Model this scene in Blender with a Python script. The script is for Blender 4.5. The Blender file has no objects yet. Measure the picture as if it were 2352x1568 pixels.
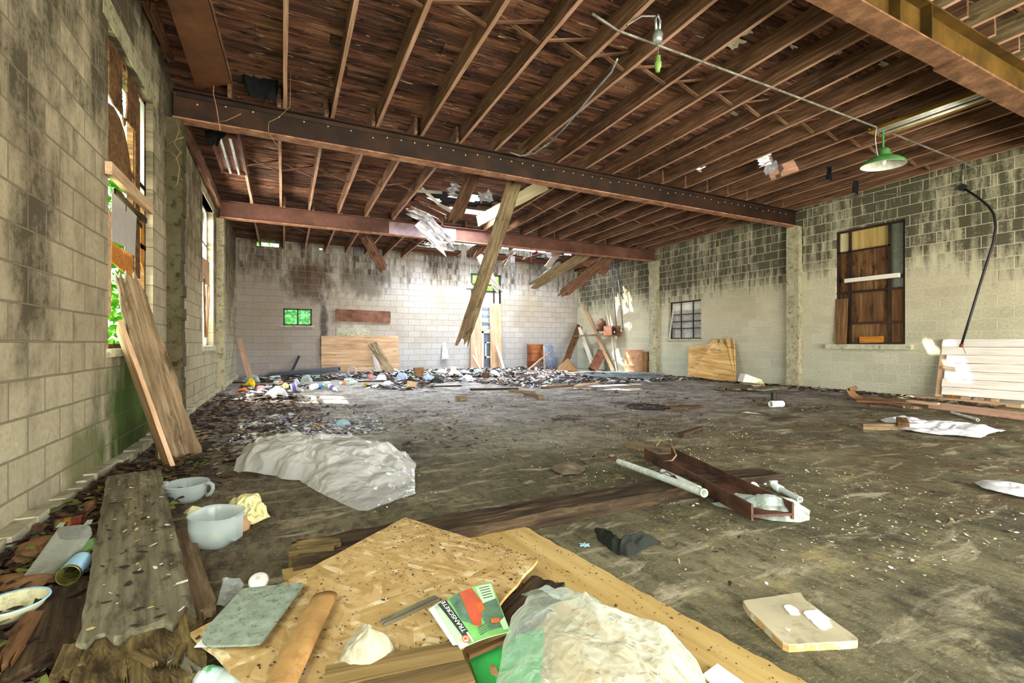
import bpy, math, random
from mathutils import Vector, Matrix, noise

SC = bpy.context.scene
COL = SC.collection
rnd = random.Random(11)

# ---------------------------------------------------------------- camera geometry
FPX, TH, CXP, CYP, HC = 1072.0, math.radians(26.1), 1176.0, 788.0, 1.0
SN, CS = math.sin(TH), math.cos(TH)

def P(px, py, z=None, X=None, Y=None, d=None):
    """a point of the room seen at a pixel of the photograph, on a known plane"""
    a = (px - CXP) / FPX
    b = (CYP - py) / FPX
    r = (a * CS + SN, -a * SN + CS, b)
    if z is not None: t = (z - HC) / r[2]
    elif X is not None: t = X / r[0]
    elif Y is not None: t = Y / r[1]
    else: t = d
    return Vector((r[0] * t, r[1] * t, HC + r[2] * t))

def depth(p):
    return p[0] * SN + p[1] * CS

# ---------------------------------------------------------------- mesh builder
class MB:
    def __init__(s):
        s.v, s.f, s.m = [], [], []

    def add(s, vs, fs, mi=0):
        b = len(s.v)
        s.v += [tuple(v) for v in vs]
        s.f += [tuple(i + b for i in f) for f in fs]
        s.m += [mi] * len(fs)
        return s

    def box(s, x0, x1, y0, y1, z0, z1, mi=0):
        vs = [(x, y, z) for z in (z0, z1) for y in (y0, y1) for x in (x0, x1)]
        return s.add(vs, [(0, 2, 3, 1), (4, 5, 7, 6), (0, 1, 5, 4), (2, 6, 7, 3), (0, 4, 6, 2), (1, 3, 7, 5)], mi)

    def bar(s, p0, p1, w, t, up=(0, 0, 1), mi=0):
        p0, p1 = Vector(p0), Vector(p1)
        x = (p1 - p0).normalized()
        u = Vector(up)
        y = u.cross(x)
        if y.length < 1e-4: y = Vector((0, 1, 0)).cross(x)
        y.normalize()
        z = x.cross(y)
        vs = []
        for p in (p0, p1):
            for a, b in ((-1, -1), (1, -1), (1, 1), (-1, 1)):
                vs.append(p + y * (a * w / 2) + z * (b * t / 2))
        return s.add(vs, [(3, 2, 1, 0), (4, 5, 6, 7), (0, 1, 5, 4), (1, 2, 6, 5), (2, 3, 7, 6), (3, 0, 4, 7)], mi)

    def tube(s, pts, r, n=8, caps=True, mi=0, r1=None):
        pts = [Vector(p) for p in pts]
        m = len(pts)
        prev = None
        vs, fs = [], []
        for i, p in enumerate(pts):
            d = (pts[min(i + 1, m - 1)] - pts[max(i - 1, 0)]).normalized()
            if prev is None:
                a = Vector((0, 0, 1)) if abs(d.z) < .9 else Vector((1, 0, 0))
                u = d.cross(a).normalized()
            else:
                u = (prev - d * prev.dot(d)).normalized()
            prev = u
            w = d.cross(u)
            rr = r if r1 is None else r + (r1 - r) * i / max(1, m - 1)
            for k in range(n):
                t = 2 * math.pi * k / n
                vs.append(p + u * math.cos(t) * rr + w * math.sin(t) * rr)
        for i in range(m - 1):
            for k in range(n):
                fs.append((i * n + k, i * n + (k + 1) % n, (i + 1) * n + (k + 1) % n, (i + 1) * n + k))
        if caps:
            fs.append(tuple(range(n))[::-1])
            fs.append(tuple((m - 1) * n + k for k in range(n)))
        return s.add(vs, fs, mi)

    def lathe(s, prof, n=24, M=None, mi=0, squash=None):
        """profile of (radius, height); M places it"""
        vs, fs = [], []
        for r, z in prof:
            for k in range(n):
                t = 2 * math.pi * k / n
                x, y = math.cos(t), math.sin(t)
                if squash: x, y = squash(x, y)
                v = Vector((r * x, r * y, z))
                vs.append(M @ v if M else v)
        for i in range(len(prof) - 1):
            for k in range(n):
                fs.append((i * n + k, i * n + (k + 1) % n, (i + 1) * n + (k + 1) % n, (i + 1) * n + k))
        return s.add(vs, fs, mi)

    def prism(s, pts, down, mi=0):
        pts = [Vector(p) for p in pts]
        n = len(pts)
        dv = Vector(down) if not isinstance(down, (int, float)) else Vector((0, 0, -down))
        vs = pts + [p + dv for p in pts]
        fs = [tuple(range(n)), tuple(range(2 * n - 1, n - 1, -1))]
        fs += [(i, i + n, (i + 1) % n + n, (i + 1) % n) for i in range(n)]
        return s.add(vs, fs, mi)

    def grid(s, fn, nu, nv, closeu=False, mi=0):
        vs, fs = [], []
        for j in range(nv + 1):
            for i in range(nu + (0 if closeu else 1)):
                vs.append(fn(i / nu, j / nv))
        row = nu if closeu else nu + 1
        for j in range(nv):
            for i in range(nu):
                a, b = j * row + i, j * row + (i + 1) % row
                fs.append((a, b, b + row, a + row))
        return s.add(vs, fs, mi)

    def build(s, name, mat, parent=None, smooth=False, M=None, solid=0.0):
        me = bpy.data.meshes.new(name)
        me.from_pydata(s.v, [], s.f)
        mats = mat if isinstance(mat, (list, tuple)) else [mat]
        for m in mats: me.materials.append(m)
        if len(mats) > 1: me.polygons.foreach_set('material_index', s.m)
        if smooth: me.polygons.foreach_set('use_smooth', [True] * len(me.polygons))
        me.update()
        o = bpy.data.objects.new(name, me)
        COL.objects.link(o)
        WM[o.name] = M.copy() if M else Matrix.Identity(4)
        if parent is not None:
            o.parent = parent
            o.matrix_parent_inverse = WM[parent.name].inverted()
        if M is not None: o.matrix_basis = M
        if solid:
            md = o.modifiers.new('thickness', 'SOLIDIFY')
            md.thickness = solid
            md.offset = 0
        return o

WM = {}

def tag(o, label=None, cat=None, group=None, kind=None):
    if label: o['label'] = label
    if cat: o['category'] = cat
    if group: o['group'] = group
    if kind: o['kind'] = kind
    return o

def thing(name, label, cat, loc=(0, 0, 0), group=None):
    o = bpy.data.objects.new(name, None)
    COL.objects.link(o)
    o.location = loc
    o.empty_display_size = .1
    WM[o.name] = Matrix.Translation(loc)
    return tag(o, label, cat, group)

def copy_tree(o, M=None, parent=None, label=None, group=None):
    c = o.copy()
    COL.objects.link(c)
    if parent is not None: c.parent = parent
    if M is not None: c.matrix_basis = M
    WM[c.name] = M.copy() if M is not None else WM[o.name]
    if label: c['label'] = label
    if group: c['group'] = group
    for ch in o.children: copy_tree(ch, None, c)
    return c

def frame_of(p0, p1, up=(0, 0, 1)):
    p0, p1 = Vector(p0), Vector(p1)
    x = (p1 - p0).normalized()
    y = Vector(up).cross(x)
    if y.length < 1e-3: y = Vector((0, 1, 0)).cross(x)
    y.normalize()
    z = x.cross(y)
    M = Matrix((x, y, z)).transposed().to_4x4()
    M.translation = p0
    return M

def board_mesh(L, w, t, s0=0.0, s1=0.0, rough=0.0, seed=0, ny=6, bow=0.0, nx=None, taper1=1.0, zbend=None):
    """a board along local X: 0..L; splintered ends of length s0, s1"""
    r = random.Random(seed * 7 + 3)
    mb = MB()
    nx = nx or max(3, int(L / .15))
    offs0 = [r.random() * s0 for _ in range(ny + 1)]
    offs1 = [r.random() * s1 for _ in range(ny + 1)]
    ring = [(j, 1) for j in range(ny + 1)] + [(j, -1) for j in range(ny, -1, -1)]
    vs = []
    for i in range(nx + 1):
        u = i / nx
        for j, sgn in ring:
            a, b = offs0[j], L - offs1[j]
            x = a + (b - a) * u
            y = (j / ny - .5) * w * (1 + (taper1 - 1) * u)
            z = sgn * t / 2
            if rough:
                q = Vector((x * 6, y * 20 + sgn * 9, seed * 3.3))
                k = noise.noise(q)
                z += k * rough * (1 if sgn > 0 else .3)
                if j in (0, ny): y += noise.noise(Vector((x * 9, sgn * .1, seed * 5.1 + j))) * rough * 1.6
            z += bow * 4 * u * (1 - u)
            if zbend: z += zbend(u)
            vs.append((x, y, z))
    n = len(ring)
    fs = []
    for i in range(nx):
        for k in range(n):
            k2 = (k + 1) % n
            fs.append((i * n + k, (i + 1) * n + k, (i + 1) * n + k2, i * n + k2))
    for i in (0, nx):
        for j in range(ny):
            q = (i * n + j, i * n + j + 1, i * n + n - 2 - j, i * n + n - 1 - j)
            fs.append(q if i == 0 else q[::-1])
    mb.add(vs, fs)
    return mb

SEED = [0]
def board(name, p0, p1, w, t, mat, label=None, cat=None, group=None, up=(0, 0, 1), s0=0., s1=0., rough=0., parent=None, **k):
    SEED[0] += 1
    p0, p1 = Vector(p0), Vector(p1)
    mb = board_mesh((p1 - p0).length, w, t, s0, s1, rough, SEED[0], **k)
    o = mb.build(name, mat, parent, M=frame_of(p0, p1, up))
    if label: tag(o, label, cat, group)
    return o

def fboard(name, a, b, w, t, mat, label, cat='board', group=None, z=0.0, z1=None, **k):
    """a board lying flat: a, b are pixels of the middle of its two top ends; z: height of its underside"""
    zz = z if z1 is None else z1
    p0 = P(a[0], a[1], z=z + t) - Vector((0, 0, t / 2))
    p1 = P(b[0], b[1], z=zz + t) - Vector((0, 0, t / 2))
    return board(name, p0, p1, w, t, mat, label, cat, group, **k)

def slab(name, pts, t, mat, label=None, cat=None, ang=0.0, parent=None, group=None, wob=0.0, seg=0.0):
    """a flat sheet: pts are world points of the top outline"""
    pts = [Vector(p) for p in pts]
    if seg:
        out = []
        for i, p in enumerate(pts):
            q = pts[(i + 1) % len(pts)]
            n = max(1, int((q - p).length / seg))
            for k in range(n):
                v = p.lerp(q, k / n)
                if k: v = v + Vector((rnd.uniform(-1, 1) * wob, rnd.uniform(-1, 1) * wob, 0))
                out.append(v)
        pts = out
    M = Matrix.Translation(pts[0]) @ Matrix.Rotation(ang, 4, 'Z')
    Mi = M.inverted()
    mb = MB().prism([Mi @ p for p in pts], t)
    o = mb.build(name, mat, parent, M=M)
    if label: tag(o, label, cat, group)
    return o

# ---------------------------------------------------------------- crumpled sheets
def ridged(p, o=4):
    a, s, v = 1.0, 1.0, 0.0
    for _ in range(o):
        v += a * (1 - abs(noise.noise(p * s)) * 2)
        a *= .5
        s *= 2.1
    return v

def crumple(name, outline, hfun, mat, label=None, cat=None, rings=26, seg=.02, amp=.03, fr=7., seed=0, centre=None, parent=None, edge_amp=.3, group=None, nfold=60, ampf=None):
    """a crumpled sheet or bag: outline of world points (x, y, z); hfun(x, y, t) is the height over the outline's own height, t = 0 middle .. 1 edge"""
    pts = [Vector(p) for p in outline]
    out = []
    for i, p in enumerate(pts):
        q = pts[(i + 1) % len(pts)]
        n = max(1, int((q - p).length / seg))
        for k in range(n): out.append(p.lerp(q, k / n))
    c = Vector(centre) if centre else sum(pts, Vector()) / len(pts)
    m = len(out)
    vs, fs = [c.copy()], []
    off = Vector((seed * 3.7, seed * 1.3, 0))
    fr_ = random.Random(seed * 13 + 5)
    x0, x1 = min(p.x for p in pts), max(p.x for p in pts)
    y0, y1 = min(p.y for p in pts), max(p.y for p in pts)
    folds = []
    area_ = (x1 - x0) * (y1 - y0)
    for _ in range(max(3, min(nfold, int(area_ * fr * fr * 2.0)))):
        q = fr_.uniform(0, math.pi)
        s_ = 1.0 / fr * fr_.uniform(.5, 1.6)
        folds.append((fr_.uniform(x0, x1), fr_.uniform(y0, y1), math.cos(q), math.sin(q), s_ * fr_.uniform(.3, .6), s_ * fr_.uniform(1.2, 3.), fr_.uniform(.5, 1.3) * fr_.choice((1, 1, -.5))))
        for _k in range(2):
            q = fr_.uniform(0, math.pi)
            s_ = .4 / fr * fr_.uniform(.6, 1.5)
            folds.append((fr_.uniform(x0, x1), fr_.uniform(y0, y1), math.cos(q), math.sin(q), s_ * fr_.uniform(.2, .5), s_ * fr_.uniform(1.5, 4.), fr_.uniform(.25, .6) * fr_.choice((1, 1, -.6))))
    def lift(v, t):
        q = Vector((v.x * fr, v.y * fr, seed * .7)) + off
        k = .5 + .5 * noise.noise(q * .5) + .16 * noise.noise(q * 2.6) + .1 * ridged(q * 1.3, 2)
        for (fx, fy, ca, sa, fw, fl, fa) in folds:
            dx, dy = v.x - fx, v.y - fy
            al = abs(dx * ca + dy * sa)
            if al > fl: continue
            ac = abs(dy * ca - dx * sa)
            if ac > fw: continue
            k += fa * (1 - ac / fw) * (1 - (al / fl) ** 2) * .6
        if k > .9: k = .9 + .5 * math.tanh((k - .9) / .8)
        e = edge_amp + (1 - edge_amp) * min(1, (1 - t) * 4)
        if ampf: k *= ampf(v.x, v.y)
        v.z += max(0.0, hfun(v.x, v.y, t) + amp * k * e)
        qs = q * 1.7
        v.x += noise.noise(qs + Vector((5, 0, 0))) * amp * .5 * e
        v.y += noise.noise(qs + Vector((0, 7, 0))) * amp * .5 * e
        return v
    vs[0] = lift(vs[0], 0)
    for r in range(1, rings + 1):
        t = r / rings
        for k in range(m):
            vs.append(lift(c.lerp(out[k], t), t))
    for k in range(m): fs.append((0, 1 + k, 1 + (k + 1) % m))
    for r in range(rings - 1):
        b = 1 + r * m
        for k in range(m):
            k2 = (k + 1) % m
            fs.append((b + k, b + m + k, b + m + k2, b + k2))
    o = MB().add(vs, fs).build(name, mat, parent, smooth=True)
    if label: tag(o, label, cat, group)
    return o

def blob(name, x0, y0, x1, y1, mat, label, cat, seed=0, amp=None, sq=.7, group=None, z=0.0, fr=None, rings=12, flat=.8, nseg=40):
    """a crumpled thing sitting on the floor inside a pixel box"""
    b = P((x0 + x1) / 2, y1, z=z)
    dd = depth(b)
    w = (x1 - x0) / FPX * dd
    dep = w * sq
    h = max(.015, (y1 - y0) / FPX * dd - dep * (HC - z) / dd * .8)
    f = Vector((SN, CS, 0)); rt = Vector((CS, -SN, 0))
    c = b + f * dep * .5
    pts = []
    r = random.Random(seed)
    for k in range(14):
        t = 2 * math.pi * k / 14
        q = 1 + r.uniform(-.18, .12)
        pts.append(c + rt * math.cos(t) * w / 2 * q + f * math.sin(t) * dep / 2 * q)
    return crumple(name, pts, lambda x, y, t: h * flat * (1 - t ** 2.2), mat, label, cat, rings=rings, seg=w / nseg * 3, amp=amp if amp is not None else h * .35, fr=fr or 2.2 / max(w, .05) * 1.5, seed=seed, group=group)

# ---------------------------------------------------------------- materials
def lin(h):
    h = h.lstrip('#')
    c = [int(h[i:i + 2], 16) / 255 for i in (0, 2, 4)]
    return tuple((v / 12.92 if v <= .04045 else ((v + .055) / 1.055) ** 2.4) for v in c) + (1.0,)

def nd(nt, typ, ins=None, **props):
    n = nt.nodes.new(typ)
    for k, v in props.items(): setattr(n, k, v)
    for k, v in (ins or {}).items():
        s = n.inputs[k]
        if isinstance(v, bpy.types.NodeSocket): nt.links.new(v, s)
        else: s.default_value = v
    return n

class Mat:
    def __init__(s, name, rough=.85, metal=0.0, spec=.3):
        s.m = bpy.data.materials.new(name)
        s.m.use_nodes = True
        s.nt = s.m.node_tree
        s.b = s.nt.nodes['Principled BSDF']
        s.out = s.nt.nodes['Material Output']
        s.set('Roughness', rough); s.set('Metallic', metal); s.set('Specular IOR Level', spec)
    def set(s, k, v):
        q = s.b.inputs[k]
        if isinstance(v, bpy.types.NodeSocket): s.nt.links.new(v, q)
        else: q.default_value = v
    def n(s, typ, ins=None, **p): return nd(s.nt, typ, ins, **p)
    def obj(s, rand=True):
        c = s.n('ShaderNodeTexCoord').outputs['Object']
        if not rand: return c
        r = s.n('ShaderNodeObjectInfo').outputs['Random']
        m = s.n('ShaderNodeMath', {0: r, 1: 37.0}, operation='MULTIPLY').outputs[0]
        return s.n('ShaderNodeVectorMath', {0: c, 1: s.n('ShaderNodeCombineXYZ', {0: m, 1: m, 2: m}).outputs[0]}, operation='ADD').outputs[0]
    def map(s, v, scale=(1, 1, 1), rot=(0, 0, 0), loc=(0, 0, 0)):
        return s.n('ShaderNodeMapping', {'Vector': v, 'Scale': scale, 'Rotation': rot, 'Location': loc}).outputs[0]
    def noise(s, v, scale=5., detail=5., rough=.6, dist=0.):
        return s.n('ShaderNodeTexNoise', {'Vector': v, 'Scale': scale, 'Detail': detail, 'Roughness': rough, 'Distortion': dist}).outputs[0]
    def voro(s, v, scale=5., feature='F1', out='Distance'):
        return s.n('ShaderNodeTexVoronoi', {'Vector': v, 'Scale': scale}, feature=feature).outputs[out]
    def ramp(s, fac, stops, interp='LINEAR'):
        n = s.n('ShaderNodeValToRGB', {'Fac': fac})
        cr = n.color_ramp
        cr.interpolation = interp
        while len(cr.elements) < len(stops): cr.elements.new(.5)
        for e, (p, c) in zip(cr.elements, stops):
            e.position = p
            e.color = (lin(c) if isinstance(c, str) else ((c, c, c, 1) if isinstance(c, (int, float)) else c))
        return n.outputs[0]
    def mix(s, fac, a, b, blend='MIX'):
        n = s.n('ShaderNodeMix', data_type='RGBA', blend_type=blend)
        for i, v in ((0, fac), (6, a), (7, b)):
            if isinstance(v, bpy.types.NodeSocket): s.nt.links.new(v, n.inputs[i])
            else: n.inputs[i].default_value = lin(v) if isinstance(v, str) else v
        return n.outputs[2]
    def math(s, op, a, b=0.0, clamp=False):
        return s.n('ShaderNodeMath', {0: a, 1: b}, operation=op, use_clamp=clamp).outputs[0]
    def mr(s, v, a, b, c=0., d=1.):
        return s.n('ShaderNodeMapRange', {0: v, 1: a, 2: b, 3: c, 4: d}).outputs[0]
    def bump(s, h, strength=.5, dist=.01):
        s.set('Normal', s.n('ShaderNodeBump', {'Height': h, 'Strength': strength, 'Distance': dist}).outputs[0])
    def col(s, c):
        s.set('Base Color', lin(c) if isinstance(c, str) else c)
        return s

def plain(name, c, rough=.6, metal=0., spec=.4, var=.25, scale=9., bump=.15, dirt=None):
    m = Mat(name, rough, metal, spec)
    v = m.obj()
    n = m.noise(v, scale, 6)
    k = lin(c)
    dk = tuple(x * (1 - var) for x in k[:3]) + (1,)
    lt = tuple(min(1, x * (1 + var)) for x in k[:3]) + (1,)
    c0 = m.ramp(n, [(.3, dk), (.7, lt)])
    if dirt:
        c0 = m.mix(m.ramp(m.noise(v, scale * 2.3, 8, .7), [(.52, 0.), (.66, 1.)]), c0, dirt)
    m.col(c0)
    if bump: m.bump(m.noise(v, scale * 6, 5), bump, .004)
    return m.m

def wood(name, dark, mid, light, gs=1.0, rough=.85, bump=.5, blotch=None, streak=None, bl=.55):
    m = Mat(name, rough, 0, .2)
    v = m.obj()
    g = m.noise(m.map(v, (1.2 * gs, 22 * gs, 22 * gs)), 1.6, 8, .65, .3)
    g2 = m.noise(m.map(v, (.9, 3, 3)), 1.3, 5, .6)
    f = m.math('ADD', m.math('MULTIPLY', g, .65), m.math('MULTIPLY', g2, .35))
    c = m.ramp(f, [(.34, dark), (.5, mid), (.66, light)])
    if blotch: c = m.mix(m.ramp(m.noise(m.map(v, (1.5, 5, 5)), 2.1, 7, .7), [(bl, 0.), (bl + .13, .9)]), c, blotch)
    if streak: c = m.mix(m.ramp(m.noise(m.map(v, (2.2, 16, 16)), 1.4, 4, .6, 1.2), [(.635, 0.), (.70, .9)]), c, streak)
    m.col(c)
    m.bump(m.math('ADD', g, m.math('MULTIPLY', m.noise(v, 30, 5), .3)), bump, .008)
    return m.m

def metal(name, c1, c2, c3=None, rough=.65, met=.25, scale=4., bump=.25):
    m = Mat(name, rough, met, .4)
    v = m.obj()
    n = m.noise(v, scale, 9, .68)
    c = m.ramp(n, [(.36, c1), (.52, c2), (.68, c3 or c2)])
    m.col(c)
    m.bump(m.noise(v, scale * 9, 6), bump, .004)
    return m.m

def film(name, tint, clear=.35, rough=.22, crinkle=0., cs=16.):
    m = Mat(name, rough, 0, .6)
    nt = m.nt
    m.col(tint)
    m.set('Coat Weight', .7); m.set('Coat Roughness', .1)
    if crinkle:
        v = m.obj(False)
        a = m.math('ABSOLUTE', m.math('SUBTRACT', m.noise(v, cs, 2, .5, .6), .5))
        b = m.math('ABSOLUTE', m.math('SUBTRACT', m.noise(v, cs * 2.7, 2, .5, .4), .5))
        e = m.voro(v, cs * .8, 'DISTANCE_TO_EDGE')
        h = m.math('ADD', m.math('ADD', m.math('MULTIPLY', a, -1.6), m.math('MULTIPLY', b, -.8)), m.math('MULTIPLY', m.math('MINIMUM', e, .3), -1.2))
        m.bump(h, crinkle, .03)
    tl = m.n('ShaderNodeBsdfTranslucent', {'Color': lin(tint)}).outputs[0]
    m1 = m.n('ShaderNodeMixShader', {0: .35, 1: m.b.outputs[0], 2: tl}).outputs[0]
    tr = m.n('ShaderNodeBsdfTransparent').outputs[0]
    fc = m.n('ShaderNodeLayerWeight', {'Blend': .5}).outputs['Facing']
    fc = m.math('MULTIPLY', m.math('SUBTRACT', 1.0, m.math('MULTIPLY', fc, .85)), clear)
    m2 = m.n('ShaderNodeMixShader', {0: fc, 1: m1, 2: tr}).outputs[0]
    nt.links.new(m2, m.out.inputs[0])
    return m.m

def emit(name, c, s):
    m = Mat(name)
    e = m.n('ShaderNodeEmission', {'Color': lin(c), 'Strength': s}).outputs[0]
    m.nt.links.new(e, m.out.inputs[0])
    return m.m

def glassy(name, tint, clear=.75, rough=.08):
    m = Mat(name, rough, 0, .5)
    m.col(tint)
    tr = m.n('ShaderNodeBsdfTransparent', {'Color': lin(tint)}).outputs[0]
    fc = m.n('ShaderNodeLayerWeight', {'Blend': .3}).outputs['Facing']
    clear = m.math('MULTIPLY', m.math('SUBTRACT', 1.0, m.math('MULTIPLY', fc, .5)), clear)
    m2 = m.n('ShaderNodeMixShader', {0: clear, 1: m.b.outputs[0], 2: tr}).outputs[0]
    m.nt.links.new(m2, m.out.inputs[0])
    return m.m

def block_wall(name, axis, base, base2, stain, mortar, z0, z1, amt=.5, patches=(), low=None, pen=.42, sf=(6.5, .8), sf1=(9, .45)):
    """concrete blocks with drip stains; axis 0 or 1 runs along the wall"""
    m = Mat(name, .93, 0, .15)
    o = m.obj(False)
    sp = m.n('ShaderNodeSeparateXYZ', {0: o})
    u, h = sp.outputs[axis], sp.outputs[2]
    uv = m.n('ShaderNodeCombineXYZ', {0: u, 1: h, 2: 0.0}).outputs[0]
    wob = m.n('ShaderNodeVectorMath', {0: uv, 1: m.map(m.n('ShaderNodeTexNoise', {'Vector': uv, 'Scale': 2.2, 'Detail': 3}).outputs['Color'], (.012, .012, 0))}, operation='ADD').outputs[0]
    br = m.n('ShaderNodeTexBrick', {'Vector': wob, 'Color1': (0, 0, 0, 1), 'Color2': (1, 1, 1, 1), 'Mortar': (.5, .5, .5, 1), 'Scale': 1.0, 'Mortar Size': .0065, 'Mortar Smooth': .25, 'Bias': 0.0, 'Brick Width': .406, 'Row Height': .203})
    pb, mo = br.outputs['Color'], br.outputs['Fac']
    big = m.noise(uv, .55, 4, .6)
    fine = m.noise(uv, 26, 7, .7)
    c = m.ramp(big, [(.35, base), (.65, base2)])
    if low: c = m.mix(m.math('MULTIPLY', m.mr(h, 1.7, .5), m.ramp(big, [(.3, .35), (.7, 1.)])), c, low)
    c = m.mix(m.math('MULTIPLY', pb, .30), c, m.mix(1.0, c, (.55, .55, .55, 1), 'MULTIPLY'))
    c = m.mix(.55, c, m.ramp(fine, [(.3, .45), (.62, 1.)]), 'MULTIPLY')
    # drip stains: narrow vertical runs, broken block by block
    sh = m.n('ShaderNodeCombineXYZ', {0: m.math('MULTIPLY', pb, 5.0), 1: m.math('MULTIPLY', pb, 1.5), 2: 0.0}).outputs[0]
    uvs = m.n('ShaderNodeVectorMath', {0: uv, 1: sh}, operation='ADD').outputs[0]
    st = m.noise(m.map(uvs, (sf[0], sf[1], 1)), 1.0, 6, .66)
    st1 = m.noise(m.map(uv, (sf1[0], sf1[1], 1), loc=(1, 5, 0)), 1.0, 5, .6)
    st2 = m.noise(m.map(uv, (.9, .3, 1), loc=(4, 2, 0)), 1.0, 4, .6)
    hz = m.mr(h, z0, z1)
    f = m.math('ADD', m.math('ADD', m.math('MULTIPLY', st, .50), m.math('MULTIPLY', st1, .35)), m.math('MULTIPLY', st2, .40))
    f = m.math('ADD', f, m.math('MULTIPLY', m.math('SUBTRACT', hz, 1.0), pen))
    f = m.math('ADD', f, m.math('MULTIPLY', m.math('SUBTRACT', fine, .5), .30))
    fs = m.mr(f, .655 - amt * .22, .82 - amt * .22)
    fs = m.math('MULTIPLY', fs, m.mr(mo, 0., 1., 1., .5))
    c = m.mix(m.math('MULTIPLY', fs, .9), c, stain)
    drip = m.ramp(m.noise(m.map(uv, (26, .9, 1), loc=(9, 0, 0)), 1.0, 3, .5), [(.64, 0.), (.7, 1.)])
    c = m.mix(m.math('MULTIPLY', m.math('MULTIPLY', drip, hz), .55), c, base2)
    for (uc, vc, ru, rv, col, k) in patches:
        a = m.math('POWER', m.math('DIVIDE', m.math('SUBTRACT', u, uc), ru), 2)
        b = m.math('POWER', m.math('DIVIDE', m.math('SUBTRACT', h, vc), rv), 2)
        dd = m.math('ADD', m.math('SQRT', m.math('ADD', a, b)), m.math('MULTIPLY', m.math('SUBTRACT', m.noise(m.map(uv, (2.4, 1.0, 1)), 2.0, 5, .65), .5), 1.6))
        c = m.mix(m.math('MULTIPLY', m.mr(dd, 1.05, .55), k), c, col)
    c = m.mix(m.math('MULTIPLY', mo, m.mr(fs, 0., 1., .75, .42)), c, mortar)
    # pock marks
    pk = m.ramp(m.voro(uv, 17), [(.03, 1.), (.07, 0.)])
    c = m.mix(m.math('MULTIPLY', m.math('MULTIPLY', pk, m.ramp(m.noise(uv, 3.1, 2), [(.52, 0.), (.6, 1.)])), .7), c, (.04, .035, .03, 1))
    m.col(c)
    hgt = m.math('ADD', m.math('MULTIPLY', mo, -1.0), m.math('MULTIPLY', fine, .35))
    m.bump(hgt, .9, .012)
    return m.m
# ---------------------------------------------------------------- material set
W = {}
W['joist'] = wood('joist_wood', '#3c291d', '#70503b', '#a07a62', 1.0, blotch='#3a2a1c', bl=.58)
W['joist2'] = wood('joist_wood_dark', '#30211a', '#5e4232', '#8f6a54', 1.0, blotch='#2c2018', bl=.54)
W['under'] = wood('joist_underside', '#8a6450', '#b58c74', '#d2ac94', 1.0, blotch='#6a4c3c', bl=.6)  # paler wood an old ceiling covered; light from below put in too
W['old'] = wood('old_wood', '#463a2a', '#7b684d', '#a69273', 1.0, blotch='#3d3122')
W['grey'] = wood('grey_weathered_wood', '#4c4836', '#77725a', '#9b9678', .8, blotch='#423b2c', bl=.5)
W['dark'] = wood('dark_rotten_wood', '#1b150e', '#392d1e', '#5c4c34', 1.2, bump=.8, blotch='#191410')
W['rot'] = wood('rotten_yellow_wood', '#2a2314', '#625332', '#94804e', 1.4, bump=1.0, blotch='#2b200f', bl=.52)
W['pale'] = wood('pale_board', '#a58460', '#cba986', '#e0c4a4', .8, bump=.25, blotch='#8a6c50', bl=.64)
W['tanboard'] = wood('dull_brown_board', '#54452c', '#80693f', '#9c8456', .7, bump=.25)
W['brown'] = wood('brown_board', '#402d1c', '#6c4e31', '#917148', .7, bump=.25)
W['orange'] = wood('orange_splintered_wood', '#7c4818', '#b9742c', '#dda050', 1.4, bump=.7)
W['ply'] = wood('plywood_face', '#a08348', '#b99d60', '#cdb47c', .35, bump=.2, blotch='#8d7140', bl=.62)
W['plyold'] = wood('old_plywood_face', '#9c7a54', '#c7a380', '#dcc0a0', .5, bump=.3, blotch='#7b604a', bl=.58)
W['plypink'] = wood('pinkish_plywood_face', '#a98064', '#cda488', '#e0c0a8', .45, bump=.25, blotch='#85695a', bl=.58)
W['plydark'] = wood('dark_plywood_face', '#3a2818', '#67482c', '#8d6a44', .5, bump=.3, blotch='#281c12', bl=.52)
W['white'] = wood('white_painted_wood', '#cfc6b6', '#e6dfd2', '#f4efe6', .6, bump=.2, blotch='#b6a894', bl=.66)
W['greywhite'] = wood('grey_white_wood', '#8b857c', '#b9b3aa', '#d8d3cb', .8, bump=.4, blotch='#6a6058', bl=.58)
for k, (a, b, c, st) in enumerate((('#33201a', '#6b4636', '#9a7058', '#d0b49c'), ('#281a17', '#553a2e', '#845e4a', '#bca08a'), ('#402a20', '#7d543e', '#ac8064', '#dec8b4'))):
    W['deck%d' % k] = wood('deck_plank_%s' % 'abc'[k], a, b, c, .5, bump=.9, blotch='#1c1310', bl=.50, streak=st)
W['rust'] = metal('rusty_steel', '#33231a', '#573a29', '#764f38', .8, .2, 5.)
W['rustlight'] = metal('light_rust_steel', '#5a382a', '#80543f', '#987059', .75, .2, 3.)
W['beamB'] = metal('dark_brown_steel', '#20160f', '#352218', '#4b301f', .6, .3, 1.6)
W['beamC'] = metal('red_brown_steel', '#4e3026', '#684336', '#80594a', .6, .25, 1.2)
W['flangeA'] = metal('brown_flange', '#563a26', '#7a543a', '#946c4e', .8, .1, 6.)
W['beamA'] = metal('yellow_brown_steel', '#3a2a0c', '#5c4214', '#7a5822', .6, .3, 1.4)
W['flange'] = metal('pale_rust_flange', '#7a4f38', '#a87658', '#c49478', .8, .1, 6.)
W['bolt'] = plain('pale_bolt', '#d8b898', .5, .2)
W['sheetmetal'] = metal('brown_sheet_metal', '#4b2a16', '#633c22', '#75492b', .6, .2, 2.)
W['galv'] = metal('galvanised_steel', '#8a8d90', '#b4b8ba', '#d5d8da', .4, .7, 6.)
W['silver'] = metal('silver_flashing', '#8f8a90', '#c4c0c8', '#e4e2ea', .4, .5, 7.)
W['conduit'] = metal('grey_conduit', '#5c5850', '#8c877c', '#aaa498', .5, .4, 9.)
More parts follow.
